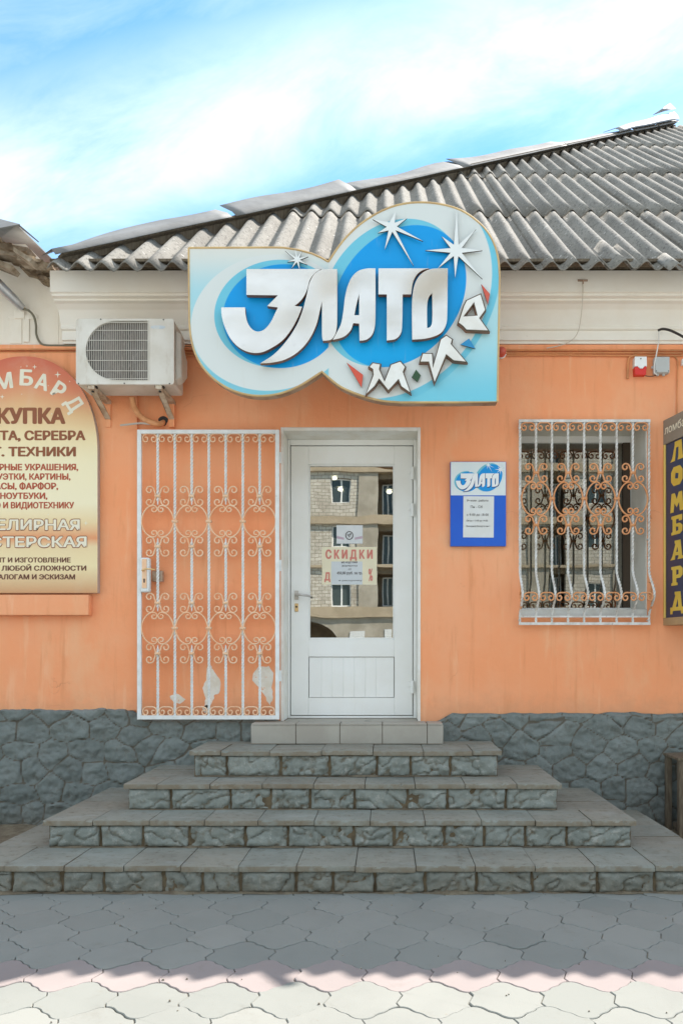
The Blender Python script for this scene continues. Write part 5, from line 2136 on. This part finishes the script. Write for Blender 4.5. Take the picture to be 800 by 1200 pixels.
for xq in (140, 562):
    x = A8(xq, 0)[0]
    k_ = MB()
    k_.box(x - 0.022, x + 0.022, CY + 0.01, -0.002, uz0 - 0.028, uz0 - 0.001)
    A_, B_ = Vector((x, CY + 0.03, uz0 - 0.028)), Vector((x + 0.0, -0.010, uz0 - 0.13))
    k_.box(x - 0.02, x + 0.02, -0.030, -0.002, uz0 - 0.20, uz0 - 0.028, mi=1)
    dv = (B_ - A_)
    k_.add([A_ + Vector((-0.02, 0, 0)), A_ + Vector((0.02, 0, 0)), A_ + Vector((0.02, 0.035, 0)), A_ + Vector((-0.02, 0.035, 0)),
            B_ + Vector((-0.02, -0.03, 0)), B_ + Vector((0.02, -0.03, 0)), B_ + Vector((0.02, -0.003, -0.02)), B_ + Vector((-0.02, -0.003, -0.02))],
           [(0, 1, 2, 3), (7, 6, 5, 4), (0, 4, 5, 1), (1, 5, 6, 2), (2, 6, 7, 3), (3, 7, 4, 0)])
    k_.build('bracket', [mat('cream_bracket', (0.60, 0.52, 0.40), (0.42, 0.30, 0.20), 14, 0.6), M['orange']], ac, smooth=0)
ft = MB()
for xq in (140, 562):
    x = A8(xq, 0)[0]
    ft.box(x - 0.03, x + 0.03, CY + 0.025, CY + 0.06, uz0 - 0.012, uz0 + 0.004)
    ft.tube([(x, CY + 0.045, uz0 - 0.04), (x, CY + 0.045, uz0 + 0.0)], 0.010, 8)
ft.build('foot', M['black'], ac)
b = MB()
pA, pB = P3(155, 466, -0.10), P3(190, 496, -0.005)
b.tube(crom([pA, P3(158, 478, -0.09), P3(166, 489, -0.075), P3(178, 495, -0.06), P3(187, 497, -0.04), P3(192, 495, 0.01)], 6), 0.021, 12)
b.build('pipe', mat('taped_orange_pipe', (0.74, 0.36, 0.17), (0.62, 0.27, 0.11), 22, 0.7, bump=0.4, bscale=60), ac)
b = MB()
b.tube(crom([P3(141, 498.5, -0.10), P3(150, 497.5, -0.085), P3(165, 496, -0.07), P3(180, 497, -0.05), P3(192, 494, 0.0)], 5), 0.0075, 8)
b.build('drain_hose', mat('grey_hose', (0.50, 0.46, 0.40), rough=0.6), ac)
b = MB()
hx, hz = at(191.5, 493.5, 0)
b.prism([(hx + 0.035 * math.cos(a) * (1 + 0.2 * math.sin(3 * a)), hz + 0.038 * math.sin(a)) for a in [2 * math.pi * i / 14 for i in range(14)]], -0.003, -0.0005)
b.build('wall_hole', M['black'], ac, smooth=0)

# ================================================================== WIRES AND SMALL DEVICES
def wire(name, pts, r, m, label, cat='cable', group=None, k=8, parent=None):
    b_ = MB()
    b_.tube(crom(pts, k), r, 8)
    o_ = b_.build(name, m, parent)
    if parent is None:
        tag(o_, label, cat, group)
    return o_


def sag(p0, p1, y, n=14, a=1.0, seed=0):
    out_ = []
    for i in range(n + 1):
        t = i / n
        out_.append(P3(p0[0] + (p1[0] - p0[0]) * t, p0[1] + (p1[1] - p0[1]) * t + a * noise.noise(Vector((t * 5, seed, 0))), y))
    return out_


run = thing('cable_run', 'bundle of orange painted cables running along the wall under the cornice', 'cables', (0.3, -0.02, at(0, 414, 0)[1]))
b = MB()
b.tube(crom(sag((-160, 409), (830, 410.5), -0.030, 26, 0.8, 1), 4), 0.0062, 8)
b.build('cable', M['cable'], run)
b = MB()
b.tube(crom(sag((-160, 413), (830, 414), -0.020, 26, 1.0, 4), 4), 0.0055, 8)
b.build('cable', M['cable'], run)
b = MB()
b.tube(crom(sag((200, 416.5), (830, 416.5), -0.014, 26, 0.7, 8), 4), 0.006, 8)
b.build('cable', M['cable'], run)
b = MB()
b.tube(crom(sag((200, 406), (592, 412), -0.030, 20, 3.0, 11), 4), 0.0045, 8)
b.build('cable', mat('dull_orange_cable', (0.45, 0.22, 0.10), (0.30, 0.17, 0.10), 8, 0.7), run)
wire('conduit', [P3(745, 416.5, -0.012), P3(739, 417.5, -0.012), P3(736, 421, -0.012), P3(735, 428, -0.012), P3(734.8, 444, -0.012)], 0.009, M['cable'],
     'short orange conduit bent down the wall left of the red and white alarm box', 'conduit')
wire('conduit', [P3(788, 417, -0.008), P3(792, 420, -0.008), P3(793.5, 427, -0.008), P3(793, 450, -0.008), P3(792.5, 486, -0.008)], 0.0055, M['cable'],
     'long thin orange conduit going down to the navy column sign', 'conduit')
wire('wire', [P3(682, 331, -0.27), P3(682.5, 340, -0.272), P3(681, 365, -0.20), P3(677, 388, -0.11), P3(669, 399, -0.07), P3(655, 405, -0.045), P3(640, 408, -0.035)], 0.0035,
     mat('white_wire', (0.62, 0.56, 0.47), rough=0.6), 'thin pale wire drooping from a hook on the cornice right of the big sign', 'wire')
b = MB()
hx, hz = at(682, 329, -0.263)
b.box(hx - 0.035, hx + 0.035, -0.272, -0.2635, hz - 0.006, hz + 0.006)
b.tube([(hx, -0.268, hz), (hx, -0.285, hz - 0.01), (hx, -0.275, hz - 0.03)], 0.005, 6)
tag(b.build('hook', M['rust'], None), 'small rusty hook plate on the white cornice holding a pale wire', 'hook')
wire('black_cable', [P3(771, 387, -0.09), P3(776, 385.5, -0.13), P3(784, 387, -0.2), P3(793, 391, -0.28), P3(802, 396, -0.36), P3(830, 412, -0.6)], 0.009, M['black'],
     'thick black cable leaving the cornice at the right edge of the photo', 'cable')
wire('cord', [P3(771.5, 388, -0.085), P3(771, 400, -0.06), P3(768.5, 415, -0.055), P3(766.5, 425, -0.055), P3(766, 436, -0.05), P3(769, 439, -0.045)], 0.005,
     mat('white_cord', (0.72, 0.70, 0.66), rough=0.5), 'white cord hanging from the cornice to the grey junction box', 'cord')
# siren
ax_, az_ = at(743.2, 418, -0.05)
bx_, bz_ = at(757, 439, -0.05)
si = thing('alarm_siren', 'small red and white alarm siren box under the cables', 'alarm', ((ax_ + bx_) / 2, -0.03, bz_))
mid_ = az_ + (bz_ - az_) * 0.55
b = MB()
b.prism([(ax_, az_), (bx_, az_), (bx_ + 0.002, mid_), (bx_ - 0.012, mid_ + 0.006), (bx_ - 0.03, mid_ - 0.014), (ax_ + 0.04, mid_ - 0.014), (ax_ + 0.02, mid_ + 0.004), (ax_ - 0.002, mid_)], -0.052, -0.002)
b.build('cover', M['pvc'], si, bevel=0.003)
b = MB()
b.prism([(ax_ - 0.001, mid_ - 0.002), (ax_ + 0.02, mid_ + 0.002), (ax_ + 0.04, mid_ - 0.016), (bx_ - 0.03, mid_ - 0.016), (bx_ - 0.012, mid_ + 0.004), (bx_ + 0.001, mid_ - 0.002), (bx_ - 0.004, bz_), (ax_ + 0.003, bz_)], -0.048, -0.002)
b.build('red_lens', mat('red_lens', (0.70, 0.03, 0.02), rough=0.25), si, bevel=0.004)
b = MB()
b.box((ax_ + bx_) / 2 - 0.004, (ax_ + bx_) / 2 + 0.004, -0.054, -0.0525, az_ - 0.02, az_ - 0.012)
b.build('screw', M['black'], si, smooth=0)
# junction box
ax_, az_ = at(766.5, 418, -0.05)
bx_, bz_ = at(784, 437, -0.05)
jb = thing('junction_box', 'square grey plastic junction box on the orange wall right of the alarm siren', 'junction box', ((ax_ + bx_) / 2, -0.03, bz_))
M['grey_plastic'] = mat('grey_plastic', (0.52, 0.54, 0.53), (0.48, 0.49, 0.47), 6, 0.45)
b = MB()
b.box(ax_, bx_, -0.045, -0.002, bz_, az_)
b.build('case', M['grey_plastic'], jb, bevel=0.006)
b = MB()
b.box(ax_ + 0.003, bx_ - 0.001, -0.056, -0.0455, bz_ + 0.002, az_ - 0.001)
lid = b.build('lid', M['grey_plastic'], jb, bevel=0.005)
for sx in (ax_ + 0.01, bx_ - 0.01):
    b = MB()
    b.tube([(sx, -0.0575, bz_ + 0.012), (sx, -0.055, bz_ + 0.012)], 0.004, 8)
    b.build('screw', M['black'], lid)
for gx_ in (ax_ + 0.03, ax_ + 0.075):
    b = MB()
    b.tube([(gx_, -0.025, bz_ + 0.002), (gx_, -0.025, bz_ - 0.014)], [0.013, 0.009], 10)
    b.build('cable_gland', M['grey_plastic'], jb)
b = MB()
b.tube([(ax_ + 0.002, -0.025, (az_ + bz_) / 2 - 0.01), (ax_ - 0.016, -0.025, (az_ + bz_) / 2 - 0.01)], [0.012, 0.009], 10)
b.build('cable_gland', M['grey_plastic'], jb)
wire('link_wire', [P3(753, 439, -0.03), P3(758, 440.8, -0.03), P3(764, 440.8, -0.03), P3(768, 439.5, -0.03)], 0.003, M['black'], 'thin dark wire looping from the alarm siren to the junction box', 'wire')
# little white box at the right edge and red lamp behind the sign
ax_, az_ = at(798.5, 420.5, -0.03)
b = MB()
b.box(ax_, ax_ + 0.05, -0.035, -0.002, az_ - 0.045, az_)
b.box(ax_ + 0.004, ax_ + 0.046, -0.040, -0.0355, az_ - 0.041, az_ - 0.004)
tag(b.build('switch_box', M['pvc'], None, bevel=0.003), 'little white switch box cut off by the right edge under the cables', 'box')
rl_ = thing('warning_lamp', 'small round red lamp on the wall at the lower right edge of the big sign', 'lamp', (*((at(589, 411, -0.05)[0], -0.03)), at(0, 411, -0.05)[1]))
cx, cz = at(587.5, 411, -0.06)
b = MB()
b.tube([(cx, -0.002, cz), (cx, -0.02, cz)], 0.042, 16)
b.build('base', M['pvc'], rl_)
b = MB()
b.tube([(cx, -0.0205, cz), (cx, -0.05, cz), (cx, -0.072, cz), (cx, -0.082, cz)], [0.036, 0.035, 0.026, 0.008], 16)
b.build('lens', M['red_chip'], rl_, smooth=60)
# tube lamp on the white wall, top left
tl = thing('wall_lamp', 'slanting aluminium lamp tube sticking out of the white wall above the arched sign', 'lamp', (at(28, 365, 0)[0], -0.02, at(0, 365, 0)[1]))
M['alu'] = mat('brushed_aluminium', (0.62, 0.63, 0.64), (0.50, 0.50, 0.50), 12, 0.35, metal=0.75)
pa, pb = Vector(P3(27, 361, -0.03)), Vector(P3(-6, 329, -0.20))
b = MB()
b.tube([pa, pa + (pb - pa) * 0.3, pb, pb + (pb - pa) * 1.6], [0.026, 0.036, 0.040, 0.040], 14)
b.build('arm', M['alu'], tl)
b = MB()
b.tube([pa + Vector((0.018, 0.0, -0.010)), pb + Vector((0.018, 0, -0.012))], 0.010, 8)
b.build('side_rail', M['gold'], tl)
end = pb + (pb - pa) * 1.6
b = MB()
b.tube([end, end + Vector((-0.05, -0.1, 0.02)), end + Vector((-0.12, -0.3, 0.0)), end + Vector((-0.16, -0.45, -0.03))], [0.042, 0.09, 0.12, 0.07], 14, flat=(0.6, 1.2))
b.build('lamp_head', M['alu'], tl, smooth=60)
b = MB()
x, z = at(23, 371, 0)
b.box(x - 0.03, x + 0.045, -0.018, -0.002, z - 0.02, z + 0.05)
b.build('mount', M['white_wall'], tl, bevel=0.004)
b = MB()
b.tube(crom([P3(27, 362, -0.035), P3(34, 364, -0.05), P3(40, 371, -0.04), P3(42.5, 381, -0.03), P3(43, 392, -0.025), P3(47, 401, -0.025), P3(53, 404.5, -0.025), P3(70, 405, -0.025), P3(95, 405.2, -0.025)], 6), 0.0085, 8)
b.build('cable', mat('olive_cable', (0.17, 0.15, 0.10), rough=0.6), tl)
# old fixing outline on the white wall: a plate of raised plaster
b = MB()
x0, z1 = at(12, 369, 0)
x1, z0 = at(37, 403, 0)
b.box(x0, x1 - 0.07, -0.006, -0.0018, z0, z1 - 0.02)
b.box(x0 - 0.01, x1 + 0.05, -0.010, -0.0061, z1 - 0.035, z1 - 0.005)
b.box(x0 + 0.105, x0 + 0.15, -0.012, -0.0018 - 0.0045, z0 + 0.01, z1 - 0.036)
b.build('plaster_patch', M['white_wall'], nb, bevel=0.003)

# ================================================================== DOOR PAPERS AND ROOM LAMPS
YP = Y0 + 0.0095
b = MB()
ax_, az_ = at(377.3, 641, YP)
bx_, bz_ = at(441.2, 685.3, YP)
b.box(ax_, bx_, YP, YP + 0.001, bz_, az_)
po = thing('sale_poster', 'cream sale poster with red capitals stuck on the door glass', 'poster', ((ax_ + bx_) / 2, YP, bz_))
pm = mat('cream_paper', (0.80, 0.74, 0.54), (0.76, 0.70, 0.52), 5, 0.8)
b.build('sheet', pm, po, smooth=0)
qa, qz = at(388, 658, YP)
qb, qy = at(424.5, 685, YP)
b = MB()
b.box(qa, qb, YP - 0.0010, YP - 0.0004, qy, qz)
b.build('white_sheet', mat('bluish_paper', (0.62, 0.66, 0.68), (0.58, 0.62, 0.64), 6, 0.8), po, smooth=0)
M['red_print'] = mat('red_print', (0.64, 0.22, 0.18), rough=0.7)
for body, a, b_, t0, b0, m, off in (('С К И Д К И', 381.3, 436.5, 644.5, 654.5, 'red_print', 0.03), ('на изделия', 400, 418.5, 657.2, 660, 'ink', 0.01), ('золото', 400, 418.5, 661.8, 664, 'ink', 0.01), ('от', 408, 411.5, 665.8, 668, 'ink', 0.01),
                                    ('450,00 руб. за гр.', 394.5, 424.5, 669.8, 673, 'ink', 0.015), ('в рассрочку', 397, 424, 679.3, 681, 'ink', 0.008), ('Д', 380, 387, 671, 680, 'red_print', 0.03), ('%', 431.5, 436.5, 666, 680.5, 'red_print', 0.02)):
    x0, z0 = at(a, b0, YP)
    x1, z1 = at(b_, t0, YP)
    lettering(body, x0, x1, z0, z1, YP - 0.0011, M[m], po, off, thick=0.0006)
ax_, az_ = at(394.2, 615.5, YP)
bx_, bz_ = at(424.8, 637, YP)
no = thing('paper_notice', 'small white paper notice with round emblem above the cream poster', 'notice', ((ax_ + bx_) / 2, YP, bz_))
b = MB()
b.box(ax_, bx_, YP, YP + 0.001, bz_, az_)
b.build('sheet', mat('notice_paper', (0.70, 0.72, 0.73), (0.64, 0.67, 0.68), 9, 0.8), no, smooth=0)
ex, ez = at(409.2, 627.5, YP)
b = MB()
b.tube([(ex + 0.028 * math.cos(a), YP - 0.001, ez + 0.031 * math.sin(a)) for a in [2 * math.pi * i / 24 for i in range(25)]], 0.0035, 5)
b.tube([(ex - 0.014, YP - 0.001, ez + 0.012), (ex, YP - 0.001, ez - 0.014), (ex + 0.014, YP - 0.001, ez + 0.012), (ex - 0.012, YP - 0.001, ez - 0.004), (ex + 0.012, YP - 0.001, ez + 0.018)], 0.003, 5)
b.build('emblem', M['ink'], no)
b = MB()
b.prism([at(394.5, 628, YP), at(403, 630, YP), at(403, 632.5, YP), at(394.5, 631, YP)], YP - 0.0008, YP - 0.0002)
b.prism([at(415.5, 630, YP), at(424.5, 628, YP), at(424.5, 631, YP), at(415.5, 632.5, YP)], YP - 0.0008, YP - 0.0002)
b.build('ribbon', mat('faded_tricolour_ink', (0.50, 0.38, 0.45), rough=0.8), no, smooth=0)

em = NT('lit_lamp')
em.b.inputs['Emission Color'].default_value = (1.0, 0.93, 0.80, 1)
em.b.inputs['Emission Strength'].default_value = 5.0
em.b.inputs['Base Color'].default_value = (0.8, 0.8, 0.8, 1)
for px_, py_, y, lab in ((392, 560.5, 3.0, 'lit round ceiling lamp glowing high in the middle of the door glass'), (398.5, 573.5, 2.2, 'lit warm lamp glowing in the door glass over the reflected window'),
                         (456, 576.5, 1.8, 'lit hanging lamp glowing at the right edge of the door glass'), (391, 548.5, 3.6, 'lit ceiling lamp touching the top edge of the door glass')):
    x, z = at(px_, py_, y)
    la = thing('room_lamp', lab, 'lamp', (x, y, z), 'lamps lit inside the shop')
    b = MB()
    b.tube([(x, y, z - 0.014), (x, y, z), (x, y, z + 0.016)], [0.018, 0.030, 0.018], 14)
    b.build('bulb', em.m, la, smooth=60)
    b = MB()
    b.tube([(x, y, z + 0.017), (x, y, z + 0.03), (x, y, z + 0.05)], [0.075, 0.05, 0.012], 14)
    b.tube([(x, y, z + 0.05), (x, y, 3.36)], 0.006, 6)
    b.build('shade', M['metal'], la, smooth=60)

# ================================================================== WOODEN STAND (right edge)
st = thing('wooden_stand', 'weathered dark wooden crate stand against the stone plinth at the right edge', 'stand', (2.35, -0.2, 0))
b = MB()
y0_, y1_ = -0.36, -0.07
sx0 = 2.075
b.box(sx0, sx0 + 0.042, y0_, y0_ + 0.045, 0.0, 0.575)
b.build('post', M['old_wood'], st, bevel=0.004)
b = MB()
b.box(sx0 + 0.56, sx0 + 0.602, y0_, y0_ + 0.045, 0.0, 0.60)
b.build('post', M['old_wood'], st, bevel=0.004)
for xx in (sx0, sx0 + 0.56):
    b = MB()
    b.box(xx, xx + 0.042, y1_ - 0.045, y1_ - 0.002, 0.0, 0.585)
    b.build('post', M['old_wood'], st, bevel=0.004)
b = MB()
b.box(sx0 - 0.012, sx0 + 0.63, y0_ - 0.008, y1_ - 0.001, 0.577, 0.597, rot=Matrix.Rotation(-0.03, 3, 'Y'))
b.build('top_rail', M['old_wood'], st, bevel=0.003)
b = MB()
b.box(sx0 + 0.062, sx0 + 0.54, y0_ + 0.02, y0_ + 0.05, 0.085, 0.485)
b.box(sx0 + 0.11, sx0 + 0.125, y0_ + 0.012, y0_ + 0.0195, 0.085, 0.485)
b.build('panel', mat('dark_weathered_board', (0.10, 0.085, 0.06), (0.055, 0.045, 0.035), 8, 0.9, bump=0.5, bscale=40), st, bevel=0.003)
b = MB()
b.box(sx0 + 0.045, sx0 + 0.555, y0_ + 0.002, y1_ - 0.05, 0.045, 0.083)
b.build('base_board', M['old_wood'], st, bevel=0.003)

# ================================================================== BUILDING OPPOSITE (seen in the glass)
OY = -45.0
op = thing('unfinished_building', 'unfinished concrete and block building across the square, mirrored in the door glass', 'building', (6, OY, 0))


def block_material():
    t = NT('limestone_blocks')
    sp = t.n('ShaderNodeSeparateXYZ')
    t.link(t.P(), sp.inputs[0])
    cb_ = t.n('ShaderNodeCombineXYZ')
    t.link(sp.outputs[0], cb_.inputs[0])
    t.link(sp.outputs[2], cb_.inputs[1])
    br_ = t.n('ShaderNodeTexBrick')
    t.link(cb_.outputs[0], br_.inputs['Vector'])
    br_.inputs['Scale'].default_value = 1.0
    br_.inputs['Brick Width'].default_value = 0.48
    br_.inputs['Row Height'].default_value = 0.23
    br_.inputs['Mortar Size'].default_value = 0.018
    br_.inputs['Color1'].default_value = (0.52, 0.485, 0.415, 1)
    br_.inputs['Color2'].default_value = (0.40, 0.37, 0.31, 1)
    br_.inputs['Mortar'].default_value = (0.22, 0.19, 0.15, 1)
    c = t.mix(t.math('MULTIPLY', t.ramp(t.noise(0.9, 7, 0.7, (1, 1, 0.6)), 0.48, 0.68), 0.7), br_.outputs['Color'], (0.24, 0.20, 0.155))
    t.base(c)
    t.b.inputs['Roughness'].default_value = 0.9
    return t.m


M['block'] = block_material()
M['concrete'] = mat('raw_concrete', (0.36, 0.325, 0.265), (0.27, 0.24, 0.19), 0.9, 0.9, stains=(((0.22, 0.17, 0.12), 1.6, 0.55, 0.8, 0.5, (1, 1, 0.3)),))
M['beam'] = mat('concrete_beam', (0.38, 0.31, 0.22), (0.32, 0.26, 0.18), 1.2, 0.9)
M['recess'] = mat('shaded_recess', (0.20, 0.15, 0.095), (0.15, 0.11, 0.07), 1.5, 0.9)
M['far_glass'] = mat('dark_far_glass', (0.05, 0.065, 0.065), rough=0.15)
M['far_frame'] = mat('far_white_frame', (0.7, 0.7, 0.68), rough=0.5)
wallm, conc, beam, rec = MB(), MB(), MB(), MB()
BW, BX = 5.76, -5.18
levels = [(4.44, 7.09), (7.27, 10.01), (10.51, 13.55), (14.05, 17.0)]
wins = []
b0, b1 = -2, 6
for k in range(b0, b1):
    X = BX + k * BW
    for li, (z0, z1) in enumerate(levels):
        s0, s1 = (z0 + 0.95, z0 + 2.60) if li >= 2 else ((z0 + 1.2, z0 + 2.65) if li == 1 else (z0 + 0.02, z0 + 1.62))
        wallm.box(X, X + 1.5, OY - 0.4, OY, z0, z1)
        wallm.box(X + 2.75, X + 3.3, OY - 0.4, OY, z0, z1)
        wallm.box(X + 1.5, X + 2.75, OY - 0.4, OY, z0, s0)
        wallm.box(X + 1.5, X + 2.75, OY - 0.4, OY, s1, z1)
        wins.append((X + 1.5, X + 2.75, s0, s1, OY - 0.25))
        conc.box(X + 3.3, X + 4.62, OY - 0.4, OY + 0.12, z0, z1)
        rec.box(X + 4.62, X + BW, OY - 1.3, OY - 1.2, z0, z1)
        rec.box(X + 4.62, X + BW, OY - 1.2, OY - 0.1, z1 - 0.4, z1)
        wins.append((X + 4.95, X + BW - 0.05, z0 + 0.1, z1 - 0.55, OY - 1.15))
XA, XB = BX + b0 * BW, BX + b1 * BW
pts = [(XA, 0)]
for cx_ in (-12.6, -5.05, 6.2, 17.4, 24.0):
    rr_ = 2.0
    pts += [(cx_ - rr_, 0)] + [(cx_ - rr_ * math.cos(a), 1.45 + rr_ * math.sin(a)) for a in [math.pi * i / 16 for i in range(17)]] + [(cx_ + rr_, 0)]
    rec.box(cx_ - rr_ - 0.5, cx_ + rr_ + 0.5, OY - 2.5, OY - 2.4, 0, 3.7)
pts += [(XB, 0), (XB, 3.779), (XA, 3.779)]
conc.prism(pts, OY + 0.02, OY - 0.4)
for z0, z1 in ((3.78, 4.44), (7.09, 7.27), (10.01, 10.51), (13.55, 14.05), (17.0, 17.6)):
    beam.box(XA, XB, OY - 0.5, OY + 0.25, z0, z1)
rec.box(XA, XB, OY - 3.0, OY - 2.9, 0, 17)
wallm.build('block_wall', M['block'], op, smooth=0)
conc.build('concrete_panel', M['concrete'], op, smooth=0)
beam.build('floor_beam', M['beam'], op, smooth=0)
rec.build('loggia', M['recess'], op, smooth=0)
for x0, x1, z0, z1, y in wins:
    wnd = MB()
    wnd.box(x0 + 0.08, x1 - 0.08, y - 0.03, y, z0 + 0.08, z1 - 0.08)
    f_ = MB()
    for a, b_, c, d in ((x0, x0 + 0.08, z0, z1), (x1 - 0.08, x1, z0, z1), (x0 + 0.08, x1 - 0.08, z0, z0 + 0.08), (x0 + 0.08, x1 - 0.08, z1 - 0.08, z1), ((x0 + x1) / 2 - 0.05, (x0 + x1) / 2 + 0.05, z0 + 0.08, z1 - 0.08)):
        f_.box(a, b_, y - 0.05, y + 0.03, c, d)
    wo_ = f_.build('window', M['far_frame'], op, smooth=0)
    wnd.build('pane', M['far_glass'], wo_, smooth=0)
b = MB()
x0, x1 = BX + 2.75, BX + 3.75
b.box(x0, x1, OY + 0.03, OY + 0.08, 0, 2.1)
b.build('brick_infill', mat('red_brick_infill', (0.36, 0.17, 0.08), (0.28, 0.13, 0.06), 3, 0.9), op, smooth=0)
for x0, x1, z0, z1 in ((BX + 2.75, BX + 3.75, 2.15, 2.75), (BX + 5.1, BX + 5.6, 1.0, 2.9)):
    b = MB()
    b.box(x0, x1, OY + 0.03, OY + 0.09, z0, z1)
    b.build('white_panel', mat('far_white_panel', (0.55, 0.56, 0.55), rough=0.6), op, smooth=0)
